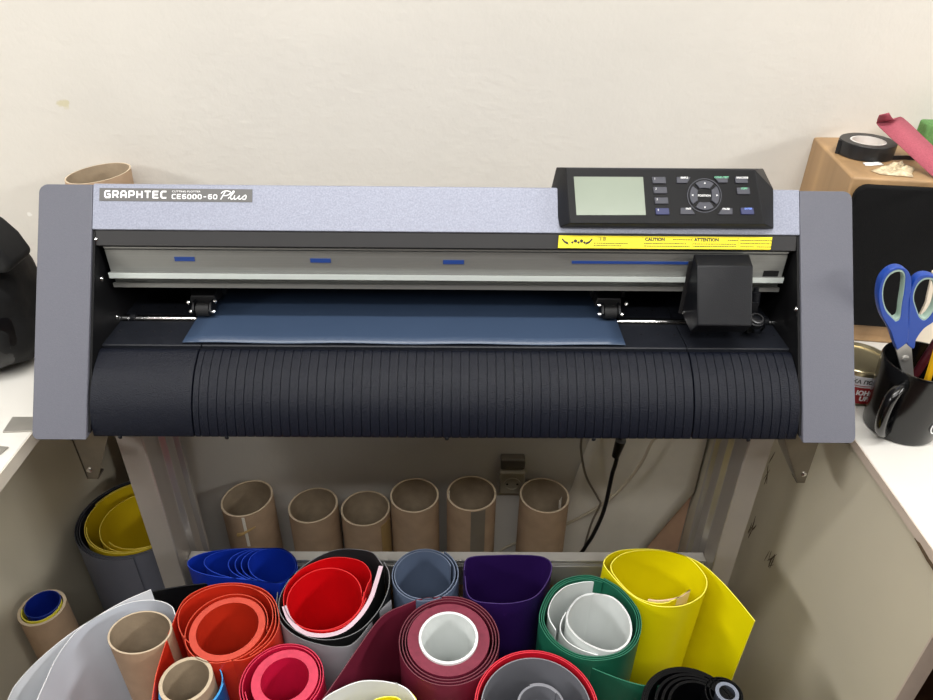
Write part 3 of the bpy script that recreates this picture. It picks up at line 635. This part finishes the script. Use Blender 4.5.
# red / white / black
MR = vin('red_vinyl', (214, 6, 16), (218, 44, 46)); c = xy(334, 596); r = roll('vinyl_roll', c, 'red vinyl rolled inside white and black sheets with a grey outer face')
sheet(r, spiral(xy(325, 597), .0445, .0475, 1.0, 10, e=(1, 1.0)), MR, z1=ZR-.001)
sheet(r, pl([(362, 600), (367, 586), (371, 575), (363, 562.5), (345, 557.5), (325, 559), (302, 569), (287, 585), (283.5, 602), (290, 618), (304, 628), (325, 631), (345, 625), (360, 610), (366, 598)], ZR), MR, t=.0009)
MP = vin('pale_pink_liner', (214, 182, 194), (214, 186, 197))
MKF = mat('black_vinyl_face', (16, 16, 17), .5, var=.06)
sheet(r, pl([(284, 606), (290, 620), (303, 632), (322, 635.5), (342, 631), (358, 618), (370, 600), (376, 583), (381, 566)], ZR), (MP[0], MKF, MP[1]), t=.0055, nm='liner', label='pale pink liner')
MK = (mat('black_vinyl_face', (16, 16, 17), .5, var=.06), mat('grey_backing', (158, 158, 164), .5, var=.04), mat('grey_edge', (120, 120, 122), .6))
MK2 = (MK[1], MK[0], MK[2])
mid = mat('dark_grey_face', (44, 43, 45), .5, var=.05)
sheet(r, pl([(382, 564), (372, 552.5), (352, 549), (332, 551), (309, 562), (290, 579), (280, 597), (280, 612), (291, 627), (312, 638), (337, 639), (360, 630), (378, 611), (388, 590), (389, 573), (384, 562)], ZR), (mid, MKF, MK[2]), nm='outer_sheet', t=.0009, label='black sheet')
sheet(r, pl([(277.5, 592), (277, 606), (282, 624), (300, 638), (325, 645.5), (345, 646.5), (355, 642), (365, 631), (378, 613), (391, 600)], ZR-.004), MK, z1=ZR-.004, nm='outer_sheet', t=.0009, label='sheet black inside and pale grey outside')
# blue flattened
M = vin('blue_vinyl', (10, 42, 150), (22, 60, 172)); c = xy(250, 567); r = roll('vinyl_roll', c, 'royal blue vinyl roll flattened, loops crowded to its right end')
path = []
for k, el in enumerate((0, 8, 14, 20, 27, 62)):
    nx_ = (0, 8, 14, 20, 27, 62, 66)[k+1]
    for j in range(24):
        t = 2*PI*j/24-.6; e_ = el+(nx_-el)*j/24; ex = e_ if math.cos(t) < 0 else 0
        path.append((274.5+(21.5+k*.2)*math.cos(t)-ex*(abs(math.cos(t))**.6 if math.cos(t) < 0 else 0), 565.5-(ex*.03 if ex else 0)+(17.2+k*.12-(ex*.035))*math.sin(t)))
sheet(r, pl(path, ZR, 3), M, t=.0008)
# loose black sheet behind orange
M = vin('black_vinyl', (9, 9, 12), (20, 20, 23)); r = roll('vinyl_sheet', xy(190, 587), 'loose black vinyl sheet standing behind the orange-red roll, left of stand leg', 'vinyl sheet', None)
sheet(r, pl([(146, 593.5), (158, 590.3), (176, 587), (192, 584.8), (210, 583)], ZR-.018), M, z1=ZR-.018, t=.0016, nm='sheet')
# white big sheet + tube
MWt = (mat('white_film', (226, 228, 232), .4, var=.02), mat('white_film_back', (212, 219, 230), .4, var=.02), mat('white_film_edge', (226, 226, 228), .5))
r = roll('vinyl_sheet', xy(90, 640), 'large white vinyl sheet curving round the cardboard tube at lower left', 'vinyl sheet', None)
sheet(r, pl([(151, 589.5), (140, 594), (125, 600.6), (101, 614), (68.6, 635), (39.5, 659), (17, 683), (7.7, 700), (-5, 730), (-8, 755), (5, 768), (18, 750), (28, 722), (37, 700), (44.6, 683), (57, 657), (77, 631), (103, 613.5), (128, 603), (149, 600), (163, 602), (172, 607), (175, 614)], ZR), MWt, nm='sheet', t=.0011)
c = xy(140.5, 633); tube_thing(c, ZR+.002, .0355, .0022, 'thick cardboard tube standing inside the curl of the white sheet', 'cardboard tubes among the vinyl rolls', sx=1.0, sy=.82, slope=(-.05, 0))
# torn fleck in that tube
c = xy(186, 680); r = roll('vinyl_roll', c, 'bright blue vinyl wrapped round a narrow cardboard tube at lower left')
mb = MB().lathe([(.0245, .0005), (.0284, .0005), (.0284, ZR), (.0245, ZR)], (c[0], c[1], 0), seg=56, close=True, rim=[2, 0, 2, 1]); mb.build('core', [CARD, CARDI, CARDR], r, label='cardboard core')
M = vin('cyan_blue_vinyl', (8, 112, 196), (60, 150, 215)); sheet(r, spiral((c[0]+.0035, c[1]), .0322, .0342, 1.6, 150), M, z1=ZR-.012)
# white / yellow bottom
c = xy(372, 722); r = roll('vinyl_roll', c, 'white vinyl roll with yellow vinyl inside, at the bottom before the maroon roll')
sheet(r, pl([(398, 684), (380, 681), (360, 681.5), (340, 689), (324, 699), (314, 716), (316, 738), (335, 756), (368, 762), (402, 754), (420, 735), (422, 715), (410, 692), (396, 683)], ZR), MWt, t=.0013)
M = vin('yellow_vinyl', (240, 226, 6), (248, 236, 90), .35)
sheet(r, pl([(398, 685), (408, 690), (417, 702), (417, 722), (405, 740), (385, 745), (370, 735), (366, 715), (372, 702), (384, 697), (398, 698), (406, 708)], ZR-.002), M, z1=ZR-.002, nm='yellow_sheet', label='yellow sheet inside')
# red with grey inside
M = vin('crimson_vinyl', (198, 20, 40), (208, 46, 62)); c = xy(537, 706); r = roll('vinyl_roll', c, 'crimson vinyl roll lined with grey vinyl, front centre')
sheet(r, spiral(c, .0625, .0668, 2.0, 185), M, t=.0012)
MG = vin('mid_grey_vinyl', (120, 121, 128), (128, 129, 136))
sheet(r, spiral(xy(537, 707), .0570, .0598, 1.05, 170), MG, nm='grey_lining', label='grey lining sheet', z1=ZR-.002)
sheet(r, spiral(xy(541, 704), .0235, .0262, 2.2, 40), MG, nm='grey_core_roll', label='narrow grey roll in the middle', z1=ZR-.004)
sheet(r, pl([(468, 678), (474, 672), (482, 664), (494, 655)], ZR-.01), M, z1=ZR-.01, nm='loose_end')
# black roll
M = (mat('gloss_black_vinyl', (7, 7, 9), .3, spec=.3), mat('gloss_black_edge', (10, 10, 11), .6, spec=.15)); c = xy(700, 710); r = roll('vinyl_roll', c, 'glossy black vinyl roll with narrow grey core at lower right')
cc = xy(727, 693)
ring(r, cc, .0085, .0125, ZR+.001, (mat('grey_core', (70, 74, 84), .4), mat('grey_core_rim', (120, 126, 140), .45)), 'core')
sheet(r, spiral(cc, .0150, .0210, 2.0, -60, shift=(-.004, -.001)), M, t=.0014)
sheet(r, spiral(xy(693, 713), .0480, .0535, 2.4, 60), M, t=.0022)
sheet(r, spiral(xy(700, 708), .030, .0440, 2.6, 40, shift=(-.005, -.003)), M, t=.003)
# grey roll with yellow at far left
zg = .45; c = (-.492, .231); r = roll('vinyl_roll', c, 'grey vinyl roll with mustard yellow vinyl inside, behind the left stand leg')
MGo = (mat('dark_navy_face', (34, 36, 46), .5, var=.05), mat('grey_outer', (112, 115, 128), .45, var=.03), mat('grey_outer_edge', (70, 72, 80), .6))
sheet(r, spiral(c, .0810, .0885, 2.3, 180), MGo, z1=zg, t=.0012)
MY = vin('mustard_vinyl', (206, 178, 20), (226, 206, 90)); MY = (MY[0], MY[0], MY[1])
sheet(r, spiral((c[0]+.004, c[1]-.002), .0735, .0785, 1.9, 200), MY, z1=zg+.003, nm='yellow_sheet', label='mustard yellow sheet')
sheet(r, spiral((c[0]+.014, c[1]-.006), .058, .066, 1.2, 230), MY, z1=zg-.003, nm='yellow_sheet', label='mustard yellow sheet')
sheet(r, [(c[0]+.01, c[1]-.03), (c[0]+.03, c[1]-.02), (c[0]+.05, c[1]+.0)], (CLIGHT, CLIGHT), z1=zg-.05, nm='paper_strip', label='cream paper strip')
# narrow tube at left wall
c = xy(42, 607.5, .45); r = roll('cardboard_tube', c, 'narrow cardboard tube at far left stuffed with blue and yellow film', 'cardboard tube', 'cardboard tubes among the vinyl rolls')
mb = MB().lathe([(.0262, .0005), (.0300, .0005), (.0300, .45), (.0262, .45)], (c[0], c[1], 0), seg=56, close=True, rim=[2, 0, 2, 1]); mb.build('tube', [CARD, CARDI, CARDR], r)
M = vin('navy_film', (10, 34, 128), (30, 60, 150)); sheet(r, spiral((c[0]+.001, c[1]+.002), .0215, .0225, 1.0, 180), M, z1=.455, t=.0008, nm='blue_film', label='deep blue film')
sheet(r, spiral((c[0]-.0005, c[1]), .0240, .0245, .55, 190), vin('lemon_film', (232, 220, 60)), z1=.452, t=.0014, nm='yellow_film', label='yellow film')
# ------------------------------------------------------------------ right desk: speaker and things on it
OAK = mat('oak_veneer', (172, 138, 98), .5, var=.28, scale=18, stretch=(1, 1, .06), bump=.05)
OAKT = mat('oak_veneer_top', (204, 160, 106), .5, var=.14, scale=18, stretch=(.06, 1, 1), bump=.05)
GRL = mat('grille_cloth', (14, 14, 15), .9, var=.15, scale=700, bump=.2, bscale=1200, spec=.2)
ST = .992
fb = at(852.5, 177, z=ST); bb = at(812.5, 135.5, z=ST); sd = (bb-fb); sd.z = 0; sd.normalize(); fd = V((sd.y, -sd.x, 0)); dep = (bb-fb).length
SW = .17
spk = thing('speaker', (fb+fd*SW/2).xy.to_3d()+V((0, 0, ZD)), 'oak veneered speaker with black front grille standing on the right desk', 'speaker')
def sp(a, b, z): p = fb+fd*a+sd*b; return V((p.x, p.y, z))
if sp(SW, dep, 0).y > WY-.004: pass
MB().hexa([sp(0, 0, ZD), sp(SW, 0, ZD), sp(SW, dep, ZD), sp(0, dep, ZD), sp(0, 0, ST), sp(SW, 0, ST), sp(SW, dep, ST), sp(0, dep, ST)]).build('cabinet', OAK, spk, .003, 3)
# rounded grille
g0, g1, z0, z1, rr = .006, SW-.006, ZD+.030, ST-.007, .014; P = []
for cx_, cz, a0 in ((g1-rr, z1-rr, 0), (g0+rr, z1-rr, 90), (g0+rr*.4, z0+rr*.4, 180), (g1-rr*.4, z0+rr*.4, 270)):
    r_ = rr if a0 < 180 else rr*.4
    for k in range(7): a = math.radians(a0+15*k); P.append(sp(cx_+r_*math.cos(a), .0005, cz+r_*math.sin(a)))
MB().prism(P, sd*-.010).build('grille', GRL, spk, .003, 3)
text('box', .010, lambda x, y, z: sp(.0075+x, -.0006-z, ZD+.012+y), INK, spk, 'badge_lettering', bold=.0002)
# tape roll
tz = ST; TH = .019
c = at(868.5, 140.2, z=tz+TH); c.z = tz
tp = thing('tape_roll', c, 'roll of black electrical tape lying on top of the speaker', 'tape roll')
TBK = mat('black_tape', (26, 26, 28), .38, var=.08)
ro = (at(896, 142, z=tz+TH)-at(839, 142, z=tz+TH)).length*.455; ri = ro*.64
MB().lathe([(ri, .0005), (ro, .0005), (ro, TH), (ri, TH)], c, seg=56, close=True).build('tape', TBK, tp, .0008)
MB().lathe([(ri-.0022, .0004), (ri-.0002, .0004), (ri-.0002, TH-.0004), (ri-.0022, TH-.0004)], c, seg=56, close=True).build('core', mat('tape_core', (226, 222, 218), .6), tp)
wire([(c.x-ro*.7, c.y+ro*.72), (c.x-ro*1.0, c.y+ro*.25), (c.x-ro*1.08, c.y+ro*.1), (c.x-ro*1.0, c.y-.001)], tz+.0006, tz+TH-.001, .0009).build('tape_end', [TBK]*3, tp)
wire([(c.x+ro*.75, c.y-ro*.66), (c.x+ro*1.25, c.y-ro*.62), (c.x+ro*1.6, c.y-ro*.72)], tz+.0006, tz+.006, .0009).build('tape_end', [TBK]*3, tp)
# torn paper scraps
def scrap(nm, pts, label, m, bumpy=.002, h0=.0006):
    P = [at(a, b, z=ST+h0) for a, b in pts]; cc = sum(P, V())/len(P); mb = MB()
    ringp = []; n = len(P)
    for i in range(n):
        for k in range(3): p = P[i].lerp(P[(i+1) % n], k/3); p = p+V((random.uniform(-.0012, .0012), random.uniform(-.0012, .0012), 0)); ringp.append(p)
    N = len(ringp); mb.v = [V(p) for p in ringp]
    lay = []
    for f in (.75, .5, .25):
        for p in ringp: q = cc.lerp(p, f); q.z = ST+h0+random.uniform(.0004, bumpy); mb.v.append(q)
    mb.v.append(cc+V((0, 0, bumpy*.6)))
    for L_ in range(3):
        for i in range(N): a, b = L_*N+i, L_*N+(i+1) % N; mb.f.append((a, b, b+N, a+N)); mb.m.append(0)
    for i in range(N): mb.f.append((3*N+i, 3*N+(i+1) % N, 4*N)); mb.m.append(0)
    o = mb.build(nm, m, ang=20); s_ = o.modifiers.new('thickness', 'SOLIDIFY'); s_.thickness = .0004; s_.offset = 1
    return tag(o, label, 'paper scrap', 'torn scraps on the speaker')
GOLD = mat('crumpled_foil_paper', (206, 190, 158), .5, metal=.15, var=.35, scale=160)
scrap('paper_scrap', [(871, 171), (885, 166.5), (903, 163.5), (914, 168), (912, 177), (898, 176), (882, 174.5)], 'crumpled gold and white torn scrap on the speaker before the tape', GOLD, .006)
scrap('paper_scrap', [(863, 163), (880, 162.5), (884, 165), (866, 166)], 'small flat white scrap tucked by the black tape roll', WHITE, .0012)
# sandpaper strip
SAND = mat('sandpaper_red', (170, 84, 98), .9, var=.12, scale=500, bump=.4, bscale=900)
rows = [((879, 115, 1.043), (889, 112.5, 1.047)), ((877, 121, 1.032), (894, 119, 1.036)), ((879, 127, 1.026), (903, 118.5, 1.031)), ((906, 152, 1.012), (933, 146.5, 1.018)), ((933, 177, .9945), (962, 172, 1.0)), ((948, 190, .9945), (985, 193, .9985))]
rows = [[at(a, b, z=z) for a, b, z in r_] for r_ in rows]
A = smooth([q[0] for q in rows], 5); B = smooth([q[1] for q in rows], 5)
mb = MB(); n = len(A); mb.v = A+B
for i in range(n-1): mb.f.append((i, i+1, n+i+1, n+i)); mb.m.append(0)
for v in mb.v: v.y = min(v.y, WY-.003); v.z = max(v.z, ST+.001)
o = mb.build('sandpaper_strip', SAND); s_ = o.modifiers.new('thickness', 'SOLIDIFY'); s_.thickness = .0009
tag(o, 'pinkish red sandpaper strip lying slanted across the speaker top', 'sandpaper')
# sponge
SPG = mat('green_sponge', (98, 142, 82), .95, var=.15, scale=250, bump=.6, bscale=500)
a = at(920, 118.5, z=ST+.034); 
mb = MB().hexa([(a.x-.004, a.y-.028, ST), (a.x+.075, a.y-.045, ST), (a.x+.08, a.y-.005, ST), (a.x, a.y, ST), (a.x-.002, a.y-.026, ST+.034), (a.x+.074, a.y-.043, ST+.034), (a.x+.08, a.y-.005, ST+.034), (a.x, a.y, ST+.034)])
dy = max(0, max(v.y for v in mb.v)-(WY-.002))
for v in mb.v: v.y -= dy
o = mb.build('sponge', SPG, None, .003); tag(o, 'green sponge block on the speaker top against the wall', 'sponge')
# tin can
tc = at(860, 357.5, z=.808); R_ = .0365
tn = thing('tin_can', (tc.x, tc.y, ZD), 'short food tin with red and white label beside the black mug', 'tin can')
TIN = mat('tin_metal', (196, 184, 150), .3, metal=.9, var=.08); RED = mat('tin_label_red', (150, 24, 28), .45, var=.06); LBW = mat('tin_label_white', (220, 218, 222), .5, var=.03)
h = .048
MB().lathe([(R_-.002, .0005), (R_, .002), (R_-.0008, .004), (R_-.0008, h-.004), (R_+.0006, h-.003), (R_+.0006, h), (R_-.0015, h), (R_-.003, h-.003), (R_-.007, h-.003), (R_-.008, h-.0022), (R_-.010, h-.003), (0, h-.003)], (tc.x, tc.y, ZD), seg=64).build('can', TIN, tn)
MB().lathe([(R_-.0007, .0045), (R_, .0048), (R_, .027), (R_-.0007, .0273)], (tc.x, tc.y, ZD), seg=64, close=True).build('label_red_band', RED, tn)
MB().lathe([(R_-.0007, .0275), (R_, .0278), (R_, h-.006), (R_-.0007, h-.0055)], (tc.x, tc.y, ZD), seg=64, close=True).build('label_white_band', LBW, tn)
def wrap(z0): return lambda x, y, z: V((tc.x+math.sin(x/R_-.05)*(R_+.0003+z), tc.y-math.cos(x/R_-.05)*(R_+.0003+z), ZD+z0+y))
text('СКА ПОРЦИЯ', .0072, wrap(.0335), INK, tn, align='CENTER', bold=.00015)
text('ЮНО', .0085, wrap(.0175), WHITE, tn, align='CENTER', bold=.0004); text('UP', .0085, wrap(.0095), WHITE, tn, align='CENTER', bold=.0004)
MB().lathe([(R_, .0296), (R_+.0002, .0298), (R_+.0002, .0303), (R_, .0305)], (tc.x, tc.y, ZD), seg=64, close=True).build('label_red_line', RED, tn)
# mug
mc = at(926, 361, z=.852); mh = .852-ZD
mg = thing('mug', (mc.x, mc.y, ZD), 'glossy black mug holding scissors and pencils on the right desk', 'mug')
MUG = mat('mug_black', (8, 8, 9), .2, var=.05, coat=.15); r1, r0 = .0440, .0385
mb = MB().lathe([(0, .0005), (r0-.004, .0005), (r0-.001, .002), (r0, .006), (r0+.0015, .03), (r1, mh-.003), (r1-.0008, mh), (r1-.0028, mh), (r1-.0035, mh-.003), (r0-.003, .008), (r0-.008, .006), (0, .006)], (mc.x, mc.y, ZD), seg=64); mb.build('body', MUG, mg)
hd = V((-.80, -.60, 0)).normalized()
def hp(o_, z): return V((mc.x, mc.y, ZD+z))+hd*o_
MB().tube([hp(r1-.0035, mh*.80), hp(r1+.009, mh*.82), hp(r1+.019, mh*.74), hp(r1+.021, mh*.55), hp(r1+.016, mh*.34), hp(r1+.006, mh*.19), hp(r0-.0005, mh*.17)], .0058, 14, flat=1.35).build('handle', MUG, mg)
# printed mark at the right of the mug
mk = MB(); ang0 = math.radians(-72)
for k in range(20):
    a, b = 2*PI*k/20, 2*PI*(k+1)/20
    def mp_(t, rr): th = ang0+math.cos(t)*rr/.041; rad = .0412; return V((mc.x+math.cos(th)*rad, mc.y+math.sin(th)*rad, ZD+.030+math.sin(t)*rr*1.3))
    mk.add([mp_(a, .006), mp_(b, .006), mp_(b, .0072), mp_(a, .0072)], [(0, 1, 2, 3)])
mko = mk.build('printed_mark', WHITE, mg); sm = mko.modifiers.new('t', 'SOLIDIFY'); sm.thickness = .0004
# scissors
SB = mat('scissor_blue', (20, 64, 152), .38, var=.04); SGR = mat('scissor_lining', (150, 172, 160), .55, var=.04)
yS = mc.y-.008
def sq(L): return [at(850+a/3.494, 250+b/3.494, y=yS) for a, b in L]
def loop(outer, inner, nm, par, dy):
    O = smooth(outer+[outer[0]], 5)[:-1]; I = smooth(inner+[inner[0]], 5)[:-1]
    def curve(polys, depth, bev):
        c = bpy.data.curves.new(nm, 'CURVE'); c.dimensions = '2D'; c.fill_mode = 'BOTH'; c.extrude = depth; c.bevel_depth = bev; c.bevel_resolution = 2
        for p in polys:
            s_ = c.splines.new('POLY'); s_.points.add(len(p)-1); s_.use_cyclic_u = True
            for q, v in zip(s_.points, p): q.co = (v.x, v.z, 0, 1)
        o = bpy.data.objects.new('t', c); COL.objects.link(o)
        me = bpy.data.meshes.new_from_object(o.evaluated_get(bpy.context.evaluated_depsgraph_get())); bpy.data.objects.remove(o)
        mb = MB(); mb.add([V((v.co.x, yS+dy-v.co.z, v.co.y)) for v in me.vertices], [tuple(p.vertices) for p in me.polygons]); bpy.data.meshes.remove(me); return mb
    cO = sum(O, V())/len(O); O = [cO+(p-cO)*.955 for p in O]; cI = sum(I, V())/len(I); I = [cI+(p-cI)*1.1 for p in I]; I2 = [cI+(p-cI)*1.0 for p in I]; I3 = [cI+(p-cI)*.9 for p in I]
    h_ = curve([O, I], .0036, .0009).build(nm, SB, par)
    curve([I2, I3], .0036, .0005).build('handle_lining', SGR, h_)
sc = thing('scissors', (mc.x-.02, yS, ZD+.03), 'scissors with blue handles standing in the black mug', 'scissors')
loop(sq([(160, 345), (150, 318), (135, 275), (105, 222), (92, 160), (100, 100), (125, 65), (155, 50), (185, 55), (203, 80), (206, 120), (198, 165), (196, 230), (196, 290), (192, 318), (178, 332)]),
     sq([(152, 238), (118, 200), (107, 150), (115, 105), (138, 76), (168, 68), (184, 85), (182, 130), (174, 180), (168, 225)]), 'handle', sc, 0)
loop(sq([(190, 318), (197, 330), (215, 342), (222, 312), (250, 272), (285, 247), (312, 218), (322, 160), (310, 102), (285, 80), (250, 78), (222, 98), (204, 140), (200, 200), (198, 262)]),
     sq([(228, 208), (216, 165), (226, 125), (250, 100), (280, 98), (298, 120), (300, 160), (285, 205), (258, 235), (238, 228)]), 'handle', sc, .001)
SCM = mat('blade_steel', (198, 196, 192), .3, metal=.8, var=.04)
MB().prism(sq([(160, 345), (178, 318), (195, 316), (216, 345), (224, 445), (226, 560), (206, 540), (180, 420)]), (0, .0022, 0)).build('blade', SCM, sc, .0003)
MB().prism([p+V((0, .0028, 0)) for p in sq([(172, 345), (200, 318), (216, 340), (214, 420), (205, 550), (190, 480)])], (0, .002, 0)).build('blade', SCM, sc, .0003)
p = sq([(193, 378)])[0]; MB().lathe([(.0036, 0), (.0036, .001), (.002, .0016), (.0004, .0012)], p, (0, -1, 0), 20).build('pivot_screw', SCM, sc)
# pencils
def pencil(p, q, r, m, nm, label):
    p, q = V(p), V(q); t = thing(nm, p, label, 'pencil' if nm == 'pencil' else 'pen'); d = (q-p).normalized()
    MB().lathe([(r, 0), (r, (q-p).length)], p, d, 6 if nm == 'pencil' else 16).build('barrel', m, t)
    MB().lathe([(r*.9, 0), (r*.5, .004), (.0004, .008)], q, d, 12).build('tip', CLIGHT if nm == 'pencil' else m, t)
yq = mc.y-.010; a_, b_ = at(927.5, 380, y=yq), at(939, 343, y=yq); pencil(a_-(b_-a_)*.9, b_, .0036, mat('pencil_yellow', (232, 176, 24), .4), 'pencil', 'yellow pencil leaning in the black mug')
yq = mc.y+.006; a_, b_ = at(917, 372, y=yq), at(940, 336, y=yq); pencil(a_-(b_-a_)*.45, b_, .0045, mat('pen_maroon', (74, 20, 30), .35), 'pen', 'dark maroon pen leaning in the black mug behind the scissors')
# cream card behind the mug
P = [at(a, b, y=.150) for a, b in ((905, 378), (914, 344), (919, 318), (926, 303), (933, 272), (952, 262))]
P[0] = V((P[1].x-.004, .150, ZD+.0005)); P = P+[V((P[-1].x+.03, .150, P[-1].z)), V((P[-1].x+.03, .150, ZD+.0005))]
o = MB().prism(P, (0, .003, 0)).build('cream_card', mat('cream_card', (226, 214, 194), .7, var=.03)); tag(o, 'cream card standing between the black mug and the speaker', 'card')
# black cap-like bag on left desk
BG = mat('bag_black_cloth', (5, 5, 6), .8, var=.2, scale=60, bump=.3, bscale=120); BGG = mat('bag_black_gloss', (5, 4, 6), .3, var=.1)
yb = .215; cA = at(-14, 304, y=yb); rz = cA.z-ZD-.001
bg = thing('bag', (cA.x, cA.y, ZD), 'lumpy black bag with glossy lower part on the left desk by the plotter', 'bag')
def lump(c, rx_, ry_, rz_, seed, amp, nm, m, zmin=None, sharp=None):
    bm = bmesh.new(); bmesh.ops.create_icosphere(bm, subdivisions=5, radius=1); mb = MB()
    for v in bm.verts:
        n_ = noise.noise(v.co*1.6+V((seed, 0, 0)))*amp+noise.noise(v.co*4+V((0, seed, 0)))*amp*.4
        pn = sum(abs(t)**2.8 for t in v.co)**(1/2.8); q = v.co/pn*(1+n_)*.97; q = V((q.x*rx_, q.y*ry_, q.z*rz_)); v.co = c+q
        if v.co.z < ZD+.0008: v.co.z = ZD+.0008
    bm.verts.index_update(); mb.add([v.co.copy() for v in bm.verts], [[v.index for v in f.verts] for f in bm.faces]); bm.free()
    return mb.build(nm, m, bg, ang=180)
xr = at(36, 300, y=yb).x-cA.x
lump(cA, xr*1.02, .07, rz, 3.1, .10, 'bag_body', BG)
lump(cA+V((-.004, -.006, -rz*.16)), xr*.98, .068, rz*.85, 5.7, .08, 'glossy_flap', BGG)
q = [at(a, b, y=yb) for a, b in ((-40, 185), (-12, 206), (5, 217), (20, 230), (34, 249), (28, 256), (0, 254), (-40, 258))]
MB().prism(q, (0, -.05, 0)).build('bag_top', BG, bg, .006, 4)
# ------------------------------------------------------------------ light
def area(nm, loc, rot, sx, sy, w, col=(1, .97, .92)):
    d = bpy.data.lights.new(nm, 'AREA'); d.shape = 'RECTANGLE'; d.size = sx; d.size_y = sy; d.energy = w; d.color = col
    o = bpy.data.objects.new(nm, d); COL.objects.link(o); o.location = loc; o.rotation_euler = rot; return o
LC = (1, .992, .972)
area('ceiling_lamp', (0, -.46, 2.66), (0, 0, 0), 2.0, .16, 40, LC)
area('fill_light_rear', (0, -1.6, 2.66), (0, 0, 0), 2.4, .2, 38, LC)  # unseen fill added to lighten tubes and roll fronts under the plotter
area('fill_light_right', (2.45, -1.0, 1.9), (0, math.radians(66), 0), .3, 1.2, 36, LC)  # invented fill from the right, added to brighten the upright desk panels
area('fill_light_left', (-2.45, -1.0, 1.9), (0, math.radians(-66), 0), .3, 1.2, 36, LC)  # same invented fill from the left, no real fixture there
w = bpy.data.worlds.new('world'); S.world = w; w.use_nodes = True; w.node_tree.nodes['Background'].inputs[0].default_value = (.9, .95, 1, 1); w.node_tree.nodes['Background'].inputs[1].default_value = .03
S.view_settings.view_transform = 'Standard'; S.view_settings.look = 'None'; S.view_settings.exposure = -.09; S.view_settings.gamma = 1
